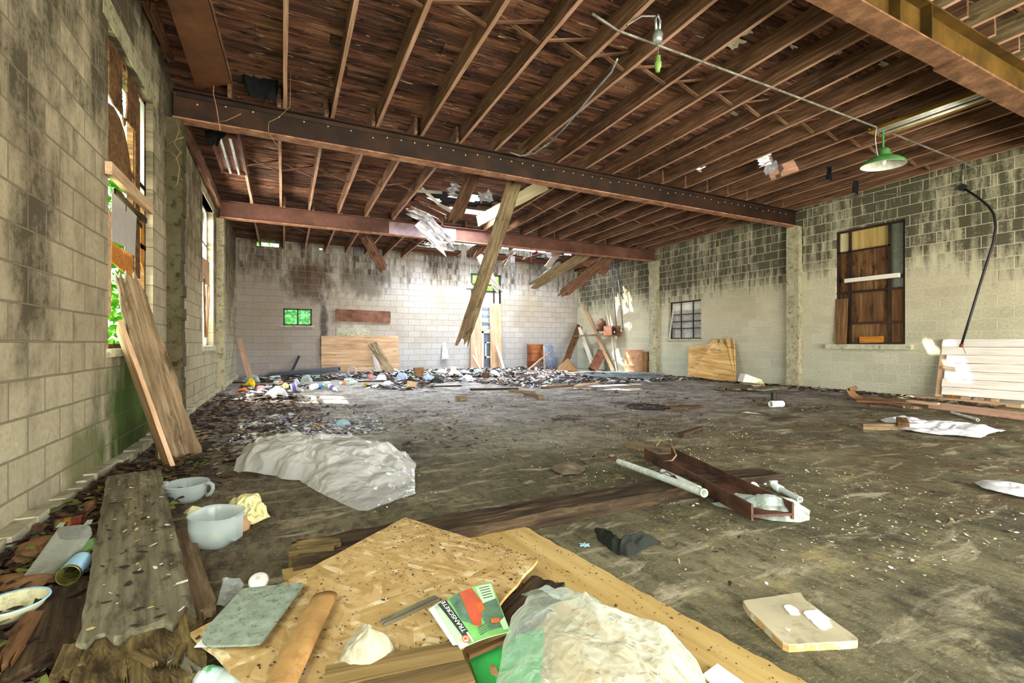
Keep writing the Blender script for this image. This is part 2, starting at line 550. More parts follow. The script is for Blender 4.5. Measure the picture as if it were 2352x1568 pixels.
W['black'] = plain('black_paint', '#1d1b1c', .5, 0, .4)
W['bluegrey'] = plain('blue_grey_pipe', '#66707f', .45, 0, .5, dirt='#3d4148')
W['hose'] = plain('grey_hose', '#70787c', .5, 0, .4, dirt='#3a3a38')
W['green'] = plain('green_enamel', '#4f8a4a', .35, 0, .5, dirt='#3a5c38')
W['enamel'] = plain('white_enamel', '#dfe0d4', .35, 0, .5, dirt='#b9b8a0')
W['greyenamel'] = plain('grey_enamel', '#a4abb0', .4, 0, .5)
W['socket'] = plain('green_plastic', '#7f9c52', .5)
W['tube'] = plain('white_tube', '#dde6dc', .3, 0, .5, dirt='#b7bda8')
W['lampglass'] = plain('fluorescent_glass', '#eef0ee', .25, 0, .5)
W['plastic'] = film('translucent_white_plastic', '#cfdcd8', .62, .2)
W['film'] = film('crinkled_clear_plastic', '#d6e4da', .80, .10, .75, 8.)
W['filmsoft'] = film('soft_clear_plastic', '#d2e2d6', .55, .14, .4, 14.)
W['sheet'] = film('white_plastic_sheet', '#eceee8', .42, .12, .5, 5.)
W['clear'] = glassy('clear_plastic', '#e8eee0', .92, .08)
W['bottle'] = glassy('clear_bottle', '#dbe8e0', .45, .1)
W['blue'] = plain('blue_label', '#5f93b8', .5)
W['purple'] = plain('purple_label', '#6c5aa8', .5)
W['orangep'] = plain('orange_label', '#e2703c', .5)
W['yellow'] = plain('yellow_plastic', '#e8c81e', .4)
W['yellowcloth'] = plain('yellowed_white_cloth', '#d8d29a', .9, dirt='#b8a852')
W['whitecloth'] = plain('white_cloth', '#e2e4e6', .9, dirt='#b9bcc4')
W['bluecloth'] = plain('blue_grey_cloth', '#9db0cc', .9, dirt='#5c6680')
W['darkcloth'] = plain('dark_green_black_cloth', '#161c14', .9, dirt='#12140f')
W['blackcloth'] = plain('black_felt', '#17191b', .95, 0, .15)
W['towel'] = plain('pale_towel', '#aaa48a', .98, 0, .1, scale=20, bump=.8, dirt='#a39c80')
W['pink'] = plain('pink_plastic', '#e89a9c', .4)
W['mint'] = plain('pale_green_plastic', '#8fc080', .4)
W['lime'] = plain('green_board_face', '#2f9a46', .6, dirt='#267c38')
W['cardb'] = plain('cardboard', '#a8834e', .85, 0, .15, dirt='#8f6d40')
W['cardd'] = plain('dark_cardboard', '#8a6848', .9, 0, .1, dirt='#6a5038')
W['mat'] = plain('grey_green_mat', '#8a9682', .85, 0, .2, scale=22, dirt='#5c6652')
W['paper'] = plain('white_paper', '#eef2e4', .7)
W['brownpaper'] = plain('brown_paper', '#6c5e4a', .9, dirt='#4c4234')
W['redbrown'] = plain('red_brown_plastic', '#7a3220', .4, dirt='#4a1e12')
W['tilec'] = plain('beige_stone', '#b2a98a', .85, 0, .2, scale=3, dirt='#8f8768')
W['tileedge'] = plain('ochre_stone_edge', '#b88e54', .9, dirt='#e0d8c0')
W['tilewhite'] = plain('white_plaster', '#f2f0e6', .9, bump=.6)
W['grass'] = plain('grass_ground', '#6d8a3c', .95, scale=2)
W['skyblue'] = plain('light_blue_plastic', '#9fd0ea', .4)
W['bluepaint'] = wood('blue_grey_painted_board', '#5c6478', '#7c869e', '#a2acc2', .8, bump=.3)
W['leafm'] = plain('leaf_green', '#5fb030', .6, var=.45, scale=1.3)
W['rope'] = plain('copper_wire', '#b07a5c', .6)
W['drywire'] = plain('dry_vine', '#8a7050', .9)
W['concrete'] = plain('concrete_trim', '#a8a184', .92, 0, .1, scale=5, bump=.7, dirt='#6f694f')
W['concdark'] = plain('stained_concrete', '#58523c', .95, 0, .1, scale=4, bump=.6, dirt='#312e1c')
W['concpale'] = plain('pale_concrete', '#b8b49a', .92, 0, .1, scale=5, bump=.6, dirt='#857f64')

def osb():
    m = Mat('oriented_strand_board', .85, 0, .2)
    v = m.obj(False)
    def layer(rot, sc, seed):
        q = m.map(m.map(v, (1, 1, 1), (0, 0, rot), (seed, seed * 2, 0)), (sc, sc * 4.2, sc))
        w = m.n('ShaderNodeTexVoronoi', {'Vector': q, 'Scale': 10.0})
        return w.outputs['Color'], w.outputs['Distance']
    c1, d1 = layer(.5, 1.0, 1.3)
    c2, d2 = layer(-.8, .8, 4.1)
    c3, d3 = layer(1.6, 1.2, 7.7)
    g = m.n('ShaderNodeSeparateColor', {0: m.mix(m.ramp(m.noise(v, 9, 2), [(.42, 0.), (.58, 1.)]), m.mix(m.ramp(m.noise(v, 6, 2, .5, 1.), [(.4, 0.), (.6, 1.)]), c1, c2), c3)}).outputs[0]
    c = m.ramp(g, [(.1, '#a88a54'), (.5, '#bb9d65'), (.8, '#c6aa75'), (.97, '#dccca0')])
    c = m.mix(m.ramp(m.noise(v, 2.2, 6, .65), [(.54, 0.), (.75, .6)]), c, '#7e6438')
    sp = m.ramp(m.voro(m.map(v, (1.0, 1.6, 1)), 34), [(.10, 1.), (.16, 0.)])
    c = m.mix(m.math('MULTIPLY', sp, m.ramp(m.noise(v, 4.5, 3), [(.42, 0.), (.6, 1.)])), c, '#2e2414')
    m.col(c)
    m.bump(g, .35, .004)
    return m.m
W['osb'] = osb()

def floor_mat():
    m = Mat('dirty_concrete_floor', .85, 0, .25)
    v = m.obj(False)
    a = m.noise(v, .55, 7, .66, .3)
    b = m.noise(v, 3.1, 8, .7)
    d = m.noise(m.map(v, (3, 1.2, 1), (0, 0, .5)), 5.0, 8, .75)
    f = m.math('ADD', m.math('MULTIPLY', a, .6), m.math('MULTIPLY', b, .4))
    c = m.ramp(f, [(.34, '#302f24'), (.45, '#5c5841'), (.54, '#7c765a'), (.66, '#aca488')])
    s = m.n('ShaderNodeSeparateXYZ', {0: v})
    x, y = s.outputs[0], s.outputs[1]
    # mossy olive film where the slab stays damp; pale roof-hole light painted in further back
    ol = m.math('MULTIPLY', m.ramp(m.noise(v, .8, 6, .65), [(.4, 0.), (.6, 1.)]), .6)
    c = m.mix(ol, c, '#5e5a3c')
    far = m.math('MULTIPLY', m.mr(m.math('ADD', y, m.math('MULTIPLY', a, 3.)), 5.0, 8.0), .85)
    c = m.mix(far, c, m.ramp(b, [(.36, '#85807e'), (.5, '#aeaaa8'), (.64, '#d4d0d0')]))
    # brown soil along the left wall and across the right half
    br = m.math('MULTIPLY', m.mr(m.math('ADD', x, m.math('MULTIPLY', b, 2.2)), 1.9, .7), m.ramp(d, [(.4, .2), (.6, 1.)]))
    c = m.mix(m.math('MULTIPLY', br, .8), c, '#4a3428')
    rb = m.math('MULTIPLY', m.mr(m.math('ADD', x, m.math('MULTIPLY', a, 2.)), 4.0, 5.2), m.ramp(m.noise(m.map(v, (1, 2.2, 1), (0, 0, .4)), 1.1, 6, .7), [(.46, 0.), (.62, .8)]))
    c = m.mix(rb, c, '#5a422a')
    c = m.mix(m.ramp(d, [(.48, 0.), (.66, .75)]), c, '#241f16')
    gr = m.noise(m.map(v, (1, 2.6, 1), (0, 0, .5)), 38, 6, .75)
    c = m.mix(m.ramp(gr, [(.56, 0.), (.68, .7)]), c, '#a89e7c')
    c = m.mix(m.ramp(gr, [(.3, .75), (.42, 0.)]), c, '#1e1a12')
    # pale scuffs and plaster dust
    sc = m.noise(m.map(v, (1.3, 4.5, 1), (0, 0, -.55)), 1.5, 9, .74, .6)
    c = m.mix(m.ramp(sc, [(.54, 0.), (.66, .85)]), c, '#b3aa8c')
    c = m.mix(m.ramp(m.noise(m.map(v, (1, 1, 1), loc=(7, 3, 0)), .9, 7, .72), [(.56, 0.), (.66, .8)]), c, '#26241b')
    c = m.mix(m.ramp(m.noise(m.map(v, (1, 1.6, 1), (0, 0, .3), (2, 9, 0)), 1.6, 9, .78), [(.57, 0.), (.68, .7)]), c, '#b0a06a')
    # old tile adhesive lines
    g = m.n('ShaderNodeTexBrick', {'Vector': m.n('ShaderNodeVectorMath', {0: v, 1: m.map(m.n('ShaderNodeTexNoise', {'Vector': v, 'Scale': 1.7}).outputs['Color'], (.09, .09, 0))}, operation='ADD').outputs[0], 'Color1': (0, 0, 0, 1), 'Color2': (0, 0, 0, 1), 'Mortar': (1, 1, 1, 1), 'Scale': 1.0, 'Mortar Size': .022, 'Mortar Smooth': .9, 'Brick Width': .92, 'Row Height': .92}, offset=0.0).outputs['Fac']
    gm = m.math('MULTIPLY', m.math('MULTIPLY', g, m.mr(y, 4.2, 5.6)), m.ramp(m.noise(v, 1.3, 4, .7), [(.42, 0.), (.6, .9)]))
    c = m.mix(gm, c, '#c6c6c2')
    # white flecks
    fl = m.ramp(m.voro(v, 21), [(.05, 1.), (.09, 0.)])
    c = m.mix(m.math('MULTIPLY', fl, m.ramp(m.noise(v, 1.1, 3), [(.45, 0.), (.62, 1.)])), c, '#e4e0c8')
    fl2 = m.ramp(m.voro(m.map(v, (1, 2.2, 1), (0, 0, .7)), 42), [(.09, 1.), (.15, 0.)])
    c = m.mix(m.math('MULTIPLY', fl2, m.ramp(b, [(.45, 0.), (.55, .8)])), c, '#1f1b13')
    m.col(c)
    m.bump(m.math('ADD', m.noise(v, 18, 8, .75), m.math('MULTIPLY', b, 1.2)), .6, .012)
    m.set('Roughness', m.ramp(a, [(.4, .95), (.6, .7)]))
    return m.m
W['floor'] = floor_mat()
W['wl'] = block_wall('left_block_wall', 1, '#a59679', '#c9bb9c', '#453e30', '#6f6650', .4, 3.4, .70, low='#b4ae90', pen=.14, sf=(3.4, 2.2), sf1=(4.5, .9),
                     patches=[(5.4, .35, .85, .85, '#3d5a14', .92), (5.9, .05, 1.3, .35, '#33430f', .8), (4.3, .2, .5, .25, '#4a5a28', .6)])
W['wr'] = block_wall('right_block_wall', 1, '#c4bb9c', '#dad0b2', '#3c392a', '#d8d2b8', 1.3, 2.8, .86, low='#bcc0aa', pen=.40)
W['wb'] = block_wall('back_block_wall', 0, '#b8a994', '#cbc3bc', '#3a3128', '#948a7c', 1.7, 3.3, .44, low='#c0c2c6', pen=.32,
                     patches=[(-.1, 1.4, 2.4, 2.8, '#85735f', .45), (.7, 2.9, .8, .75, '#4a3020', .75), (1.15, 1.2, .14, 1.6, '#3a342e', .8), (2.4, 3.0, .9, .6, '#3d382e', .6)])

# ---------------------------------------------------------------- levels
def zj(y): return 4.07 - .02 * (y - 6.87)      # underside of the roof joists
JD = .23
XL, XR, YB, Y0 = -1.25, 10.75, 15.9, -3.0

def wall(name, axis, a, b, u0, u1, z0, z1, holes, mat):
    us = sorted({u0, u1, *[h[0] for h in holes], *[h[1] for h in holes]})
    zs = sorted({z0, z1, *[h[2] for h in holes], *[h[3] for h in holes]})
    mb = MB()
    for i in range(len(us) - 1):
        for k in range(len(zs) - 1):
            um, zm = (us[i] + us[i + 1]) / 2, (zs[k] + zs[k + 1]) / 2
            if any(h[0] < um < h[1] and h[2] < zm < h[3] for h in holes): continue
            if axis == 0: mb.box(us[i], us[i + 1], a, b, zs[k], zs[k + 1])
            else: mb.box(a, b, us[i], us[i + 1], zs[k], zs[k + 1])
    return tag(mb.build(name, mat), kind='structure')

WIN1 = (4.74, 6.16, .93, 3.55)
WIN2 = (9.55, 10.95, .93, 3.6)
WIN3 = (0.0, .80, 1.55, 2.07)
DOOR = (6.13, 7.33, 0.0, 3.55)
WIN4 = (9.63, 10.90, 1.13, 2.26)
WIN5 = (4.74, 6.0, .98, 3.40)
wall('wall_left', 1, XL - .2, XL, Y0, YB, -.1, 4.62, [WIN1, WIN2, (-1.9, 1.3, .95, 3.55)], W['wl'])  # last opening is unseen, added to let the left fill in
wall('wall_right', 1, XR, XR + .2, Y0, YB, -.1, 4.62, [WIN4, WIN5], W['wr'])
wall('wall_back', 0, YB, YB + .2, XL - .2, XR + .2, -.1, 4.55, [WIN3, DOOR, (-.72, -.12, 3.92, 4.06), (1.02, 1.12, 3.95, 4.03)], W['wb'])
wall('unseen_wall_front', 0, Y0 - .2, Y0, XL - .2, XR + .2, -.1, 4.7, [(.1, 9.6, 0.0, 3.35)], W['wb'])  # unseen wall; its header is added to keep high daylight off the ceiling
f = MB().box(XL - .2, XR + .2, Y0, YB + .2, -.1, 0.0).build('floor', W['floor'])
tag(f, kind='structure')
g = MB().box(-40, 50, -40, 60, -.35, -.12).build('ground_outside', W['grass'])
tag(g, kind='structure')

# footing along the left wall, broken in places
mb = MB()
y = Y0
while y < YB - .05:
    L = rnd.uniform(.5, 1.4)
    y2 = min(YB, y + L)
    x1 = XL + .07 + rnd.uniform(-.012, .02)
    h = .085 + rnd.uniform(-.02, .012)
    n = max(2, int((y2 - y) / .12))
    for k in range(n):
        ya, yb_ = y + (y2 - y) * k / n, y + (y2 - y) * (k + 1) / n
        mb.box(XL - .02, x1 + rnd.uniform(-.012, .008), ya, yb_, 0, h + rnd.uniform(-.014, .006))
    y = y2 + (rnd.uniform(.02, .1) if rnd.random() < .4 and y2 > 6 else 0)
tag(mb.build('baseboard_left', W['concpale']), kind='structure')

# pilasters
def pilaster(name, x0, x1, y0, y1, z1, mat, seed):
    r = random.Random(seed)
    mb = MB()
    n = 26
    for k in range(n):
        za, zb = z1 * k / n, z1 * (k + 1) / n
        j = r.uniform(-.012, .012)
        mb.box(x0 + (j if x0 > 5 else 0), x1 + (j if x0 < 5 else 0), y0 + r.uniform(-.01, .01), y1, za, zb)
    return tag(mb.build(name, mat), kind='structure')
pilaster('trim_1', XL - .02, XL + .15, 6.79, 7.05, 3.70, W['concdark'], 1)
pilaster('trim_2', XL - .02, XL + .13, 11.4, 11.7, 3.61, W['concrete'], 2)
pilaster('trim_3', XR - .13, XR + .02, 6.73, 7.02, 3.70, W['concrete'], 3)
pilaster('trim_4', XR - .14, XR + .02, 11.28, 11.6, 3.61, W['concrete'], 4)

# ---------------------------------------------------------------- roof deck with holes
HOLES = [(3.75, 9.85, .80, .45, .5), (4.25, 10.72, .75, .24, 1), (3.0, 10.35, .5, .3, .45), (5.0, 14.5, 1.2, .7, .95), (6.7, 14.2, 1.3, .9, .95), (8.1, 14.6, 1.0, .6, .95),
         (9.66, 13.5, .35, .16, 1), (8.0, 5.5, .5, .22, .85), (8.35, 5.8, .25, .14, .8), (7.28, 6.40, .2, .12, 1), (3.1, 6.35, .07, .2, 1), (9.3, 14.0, .5, .4, .9)]
def cut(y, x0, x1, k, r):
    iv = [(x0, x1)]
    for (cx, cy, rx, ry, kk) in HOLES:
        if k < 1: rx, ry = rx * kk, ry * kk
        if abs(y - cy) >= ry: continue
        h = rx * math.sqrt(1 - ((y - cy) / ry) ** 2)
        a, b = cx - h * r.uniform(.75, 1.3), cx + h * r.uniform(.75, 1.3)
        nv = []
        for (p, q) in iv:
            if b <= p or a >= q: nv.append((p, q)); continue
            if a > p: nv.append((p, a))
            if b < q: nv.append((b, q))
        iv = nv
    return iv
def deck(name, pitch, lift, k, mats, gap, thick, seed):
    r = random.Random(seed)
    mb = MB()
    y = Y0 + .4
    while y < YB + .1:
        x = XL - .15 - r.random() * 2
        while x < XR + .2:
            L = r.uniform(1.8, 4.2) if gap else 20
            a, b = max(x, XL - .15), min(x + L - (.004 if gap else 0), XR + .2)
            if b > a:
                mi = r.randrange(len(mats))
                dz = r.uniform(-.012, .004) if gap else 0
                for (p, q) in cut(y + pitch / 2, a, b, k, r):
                    if q - p < .03: continue
                    z = zj(y) + JD + lift + dz
                    z2 = zj(y + pitch) + JD + lift + dz + (r.uniform(-.004, .004) if gap else 0)
                    ya, yb = y + gap / 2, y + pitch - gap / 2
                    j1, j2 = (r.uniform(-.05, .05) if p > a else 0), (r.uniform(-.05, .05) if q < b else 0)
                    mb.add([(p, ya, z), (q, ya, z), (q + j2, yb, z2), (p + j1, yb, z2), (p, ya, z + thick), (q, ya, z + thick), (q + j2, yb, z2 + thick), (p + j1, yb, z2 + thick)],
                           [(3, 2, 1, 0), (4, 5, 6, 7), (0, 1, 5, 4), (1, 2, 6, 5), (2, 3, 7, 6), (3, 0, 4, 7)], mi)
            x += L
        y += pitch
    return tag(mb.build(name, mats), kind='structure')
deck('ceiling', .185, 0.0, 1.0, [W['deck0'], W['deck1'], W['deck2']], .012, .02, 5)
deck('roof', .1, .026, .60, [W['blackcloth']], 0.0, .01, 6)

# ---------------------------------------------------------------- steel beams
def ibeam(name, label, yc, z0, h, fw, mat, flmat, bolts=None):
    t = thing(name, label, 'beam', (4.75, yc, z0))
    tag(t, kind='thing')
    x0, x1 = XL - .0 + .06, XR - .03
    MB().box(x0, x1, yc - .012, yc + .012, z0 + .012, z0 + h - .012).build('web', mat, t)
    mb = MB(); mb.box(x0, x1, yc - fw / 2, yc + fw / 2, z0 + h - .016, z0 + h); mb.build('top_flange', mat, t)
    mb = MB(); mb.box(x0, x1, yc - fw / 2, yc + fw / 2, z0, z0 + .016); mb.build('bottom_flange', flmat, t)
    return t
bB = ibeam('steel_beam', 'long dark brown steel roof beam with pale bolt heads, middle one across the room', 6.87, 3.70, .36, .18, W['beamB'], W['flange'])
mb = MB()
x = -.95
for k in range(58):
    zz = 3.97 if k % 7 else 3.93
    mb.box(x - .008, x + .008, 6.848, 6.86, zz - .008, zz + .008)
    x += .2 if k > 6 else .3
    if x > 10.5: break
mb.build('bolt_row', W['bolt'], bB)
tag(MB().box(XL + .1, XR - .05, 6.84, 6.852, 3.99, 4.05).build('nailer_strip', W['beamB'], bB))
bC = ibeam('steel_beam', 'red brown steel roof beam farthest from the camera, with a paler middle', 11.47, 3.62, .36, .18, W['beamC'], W['flange'])
MB().box(2.3, 4.0, 11.452, 11.458, 3.65, 3.95).build('pale_patch', metal('pale_mauve_steel', '#8c7278', '#b49ca4', '#cdbcc4', .6, .2, 2.), bC)
bA = ibeam('steel_beam', 'yellow brown steel roof beam nearest the camera at the top right corner', 2.27, 3.80, .36, .20, W['beamA'], W['flangeA'])
MB().box(5.95, 10.6, 2.155, 2.385, 3.775, 3.80).build('splice_plate', W['flangeA'], bA)
for xx in (4.85, 5.4, 8.3):
    MB().box(xx - .008, xx + .008, 2.17, 2.26, 3.82, 4.14).build('stiffener', W['beamA'], bA)

# ---------------------------------------------------------------- joists
ORD = 'first second third fourth fifth sixth seventh eighth ninth tenth eleventh twelfth thirteenth fourteenth fifteenth sixteenth seventeenth eighteenth nineteenth twentieth'.split()
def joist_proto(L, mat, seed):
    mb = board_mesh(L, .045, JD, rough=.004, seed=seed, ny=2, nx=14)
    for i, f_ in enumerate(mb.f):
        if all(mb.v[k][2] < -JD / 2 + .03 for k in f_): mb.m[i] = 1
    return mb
def joist_row(Xs, ya, yb, bay, mats):
    protos = []
    for k in range(3):
        me = None
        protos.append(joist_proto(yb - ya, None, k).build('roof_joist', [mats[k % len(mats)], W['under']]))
    slope = math.atan(.02)
    used = 0
    for i, x in enumerate(Xs):
        M = Matrix.Translation((x, ya, zj(ya) + JD / 2)) @ Matrix.Rotation(math.pi / 2, 4, 'Z') @ Matrix.Rotation(slope, 4, 'Y') @ Matrix.Rotation(rnd.uniform(-.02, .02), 4, 'X')
        if i < 3:
            o = protos[i]
            o.matrix_basis = M
        else:
            o = protos[i % 3].copy()
            COL.objects.link(o)
            o.matrix_basis = M
        WM[o.name] = M
        tag(o, 'brown wooden roof joist %s, %s from the left wall' % (bay, ORD[i]), 'joist', 'roof joists ' + bay)
X1 = [.02 + .592 * k for k in range(18)]
X1 = [.02, .60, 1.2, 1.84, 2.44, 3.04, 3.56, 4.19, 4.78, 5.37, 5.96, 6.56, 7.15, 7.75, 8.34, 8.94, 9.53, 10.12, 10.6]
X2 = [-.6, -.05, .52, 1.14, 1.74, 2.38, 4.78, 5.37, 5.95, 6.52, 7.11, 7.71, 8.31, 8.90, 9.55, 10.1, 10.6]
X3 = [-.62, .02, .6, 1.2, 1.8, 2.4, 3.0, 3.6, 10.2, 10.62]
X0 = [5.6, 6.2, 6.8, 7.4, 8.0, 8.6, 9.2, 9.8, 10.4]
joist_row(X1, 2.12, 7.0, 'between the two nearer beams', [W['joist'], W['joist2']])
joist_row(X2, 6.74, 11.6, 'between the two farther beams', [W['joist'], W['joist'], W['joist2']])
joist_row(X3, 11.34, 15.98, 'beyond the farthest beam', [W['joist2'], W['joist']])
joist_row(X0, -2.6, 2.42, 'behind the nearest beam', [W['old'], W['old']])

# bridging struts, crossed between neighbouring joists
def bridging(Xs, y, where, skip=()):
    proto = None
    n = 0
    for i in range(len(Xs) - 1):
        a, b = Xs[i] + .025, Xs[i + 1] - .025
        if b - a > .9 or i in skip: continue
        z = zj(y)
        for k, (za, zb) in enumerate(((z + .03, z + .2), (z + .2, z + .03))):
            yy = y + .09 * (k - .5) + rnd.uniform(-.02, .02)
            p0, p1 = Vector((a, yy, za)), Vector((b, yy, zb))
            M = frame_of(p0, p1, (0, 1, 0))
            if proto is None:
                o = board_mesh(1.0, .018, .04, ny=1, nx=2).build('bridging_strut', W['joist'])
                proto = o
            else:
                o = proto.copy()
                COL.objects.link(o)
            o.matrix_basis = M @ Matrix.Diagonal(((p1 - p0).length, 1, 1, 1))
            WM[o.name] = M
            tag(o, 'thin wooden bridging strut crossed between roof joists %s' % where, 'strut', 'bridging struts ' + where)
bridging(X1, 4.25, 'in the nearer bay')
bridging(X2, 9.25, 'in the farther bay')
bridging(X3[:8], 13.6, 'in the last bay', )
# ---------------------------------------------------------------- plants outside the windows
def bush(label, c, size, n, seed, leaf=.13, mat=None):
    r = random.Random(seed)
    mb = MB()
    for _ in range(n):
        while True:
            p = Vector((r.uniform(-1, 1), r.uniform(-1, 1), r.uniform(-1, 1)))
            if p.length < 1: break
        p = Vector((c[0] + p.x * size[0], c[1] + p.y * size[1], c[2] + p.z * size[2]))
        a = Vector((r.uniform(-1, 1), r.uniform(-1, 1), r.uniform(-.8, .3))).normalized()
        b = a.cross(Vector((r.random(), r.random(), r.random()))).normalized()
        L = leaf * r.uniform(.6, 1.4)
        mb.add([p, p + a * L * .5 + b * L * .28, p + a * L, p + a * L * .5 - b * L * .28], [(0, 1, 2, 3)])
    return tag(mb.build('bush', mat or W['leaff']), label, 'bush')
m = Mat('backlit_leaf', .6, 0, .2)
v = m.obj(False)
lc = m.ramp(m.noise(v, 6, 3), [(.35, '#3f8a1a'), (.6, '#8fd23c')])
m.col(lc)
tl = m.n('ShaderNodeBsdfTranslucent', {'Color': lc}).outputs[0]
m.nt.links.new(m.n('ShaderNodeMixShader', {0: .5, 1: m.b.outputs[0], 2: tl}).outputs[0], m.out.inputs[0])
W['leaff'] = m.m
bush('leafy green bush outside the tall boarded window on the left', (-2.3, 7.7, 2.1), (.6, 1.2, 2.2), 3000, 1)
bush('green bush outside the bright narrow window on the left wall', (-2.2, 14.2, 1.7), (.5, 1.2, 1.5), 900, 2)
bush('green bush outside the small window in the back wall', (.3, 17.1, 1.7), (1.5, .6, 1.4), 1100, 3, .16)
bush('sunlit yellow green bush outside the doorway in the back wall', (6.9, 17.6, 2.9), (1.6, .7, 1.5), 800, 4, .16)
bush('green bush seen through the slot over the back wall', (-.7, 17.0, 3.9), (.9, .5, .7), 300, 5, .16)

bush('dense leafy crown added out of view to block sun at the tall left window', (-3.9, 7.3, 5.6), (1.5, 1.9, 1.6), 2600, 9, .30)  # tree crown is out of view, added to stop sun at this window

# ---------------------------------------------------------------- tall window in the near part of the left wall
XW = XL - .08
L1 = lambda px, py, X=XW: P(px, py, X=X)
W['sheetgrey'] = plain('grey_plastic_sheet', '#b9b2a8', .4, 0, .4, var=.1)
win1 = MB()
for y in (4.77, 5.72, 6.12): win1.box(XW - .03, XW + .02, y - .03, y + .03, .95, 3.55)
for z in (.97, 2.0, 2.62, 3.53): win1.box(XW - .03, XW + .02, 4.74, 6.16, z - .025, z + .025)
w1 = tag(win1.build('window_1', W['plydark']), kind='structure')
tag(MB().box(XL - .2, XL + .03, 4.70, 6.2, .89, .955).build('sill', W['concpale'], w1))
tag(MB().box(XL - .2, XL + .006, 4.62, 6.3, 3.551, 3.75).build('lintel', W['concrete'], w1))

def wall_sheet(name, pts, X, mat, label, cat='board', hole=None, t=.012, curve=0., parent=None):
    """a sheet standing in a side wall's opening, outline given by pixels"""
    w = [L1(a, b, X) for a, b in pts]
    if hole:
        c, ru, rv = hole
        hc = L1(c[0], c[1], X)
        n = 120
        out = []
        cen = hc
        for k in range(n):
            t_ = 2 * math.pi * k / n
            out.append(Vector((X, hc.y + math.cos(t_) * ru * (1 + rnd.uniform(-.2, .2)), hc.z + math.sin(t_) * rv * (1 + rnd.uniform(-.1, .1)))))
        # ring to outline by angle
        vs, fs = [], []
        for k in range(n):
            d = out[k] - hc
            best = None
            for i in range(len(w)):
                a, b = w[i] - hc, w[(i + 1) % len(w)] - hc
                e = b - a
                den = d.y * e.z - d.z * e.y
                if abs(den) < 1e-9: continue
                s = (a.y * e.z - a.z * e.y) / den
                q = (a.y * d.z - a.z * d.y) / den
                if s > 0 and -1e-6 <= q <= 1 + 1e-6: best = s if best is None else min(best, s)
            vs += [out[k], hc + d * (best or 2)]
        for k in range(n):
            a, b = 2 * k, 2 * ((k + 1) % n)
            fs.append((a, a + 1, b + 1, b))
        o = MB().add(vs, fs).build(name, mat, parent, solid=t)
    else:
        o = MB().prism(w, (-t, 0, 0)).build(name, mat, parent)
    return tag(o, label, cat)
# sheet mapped so that the grain runs upright
def upright(o):
    return o
wall_sheet('plywood_sheet', [(249, 78), (318, 212), (318, 312), (249, 226)], XW + .03, W['plydark'], 'brown plywood with a torn oval hole at the top of the left window', hole=((285, 200), .075, .34))
wall_sheet('plywood_sheet', [(249, 236), (262, 246), (276, 272), (287, 305), (296, 350), (302, 395), (306, 450), (249, 380)], XW + .04, W['brown'], 'warped orange brown plywood under the holed plywood in the left window')
wall_sheet('window_post', [(311, 215), (322, 235), (322, 640), (311, 640)], XW + .035, W['plydark'], 'dark upright wooden post splitting the tall left window', 'post', t=.05)
wall_sheet('plastic_strip', [(321, 225), (331, 240), (331, 330), (338, 365), (339, 400), (335, 480), (321, 470)], XW + .02, W['sheet'], 'torn white plastic strip beside the dark post in the left window', 'plastic strip', t=.004)
wall_sheet('plastic_sheet', [(257, 440), (314, 496), (310, 588), (286, 574), (287, 566), (257, 553)], XW + .05, W['sheetgrey'], 'pale grey plastic sheet tacked in the lower left window', 'plastic sheet', t=.004)
wall_sheet('plywood_sheet', [(257, 556), (304, 586), (304, 640), (290, 628), (257, 600)], XW + .03, W['orange'], 'rotten orange plywood scrap under the pale sheet in the left window')
wall_sheet('jamb_board', [(249, 480), (257, 486), (255, 725), (246, 725)], XL - .02, W['plyold'], 'narrow upright tan jamb board at the near edge of the left window', t=.03)
wall_sheet('plywood_sheet', [(323, 505), (331, 512), (330, 620), (323, 600)], XW + .02, W['orange'], 'thin orange wood strip right of the dark post in the left window')
board('window_rail', P(249, 385, X=XL + .03), P(346, 481, X=XL + .03), .045, .10, W['pale'], 'pale wooden rail nailed across the tall left window', 'rail', up=(0, 0, 1), rough=.004)
for (a, b, l) in (((258, 432), (330, 508), 'upper'), ((258, 452), (326, 522), 'lower')):
    board('broken_lath', P(a[0], a[1], X=XL - .05), P(b[0], b[1], X=XL - .05), .03, .05, W['dark'], 'broken dark lath behind the pale rail in the left window, %s one' % l, 'lath', rough=.02, s0=.1, s1=.2)

XW = XL - .13
# ---------------------------------------------------------------- far window in the left wall
mb = MB()
for y in (9.58, 10.25, 10.92): mb.box(XW - .03, XW + .02, y - .03, y + .03, .95, 3.58)
for z in (.97, 2.25, 2.9, 3.57): mb.box(XW - .03, XW + .02, 9.55, 10.95, z - .025, z + .025)
w2 = tag(mb.build('window_2', W['greywhite']), kind='structure')
MB().box(XL - .2, XL + .04, 9.5, 11.0, .86, .95).build('sill', W['concpale'], w2)
MB().box(XL - .2, XL + .004, 9.45, 11.05, 3.6, 3.75).build('lintel', W['concrete'], w2)
wall_sheet('plywood_sheet', [(465, 590), (481, 602), (481, 658), (465, 648)], XL - .03, W['plyold'], 'tan plywood patch low in the far left window')
for i, (a, b, l) in enumerate((((469, 640), (472, 775), 'left'), ((480, 655), (475, 772), 'right'))):
    board('broken_lath', P(a[0], a[1], X=XL + .0), P(b[0], b[1], X=XL + .02), .05, .03, W['plydark'], 'brown broken lath standing on the far left window sill, %s one' % l, 'lath', up=(1, 0, 0), rough=.01)

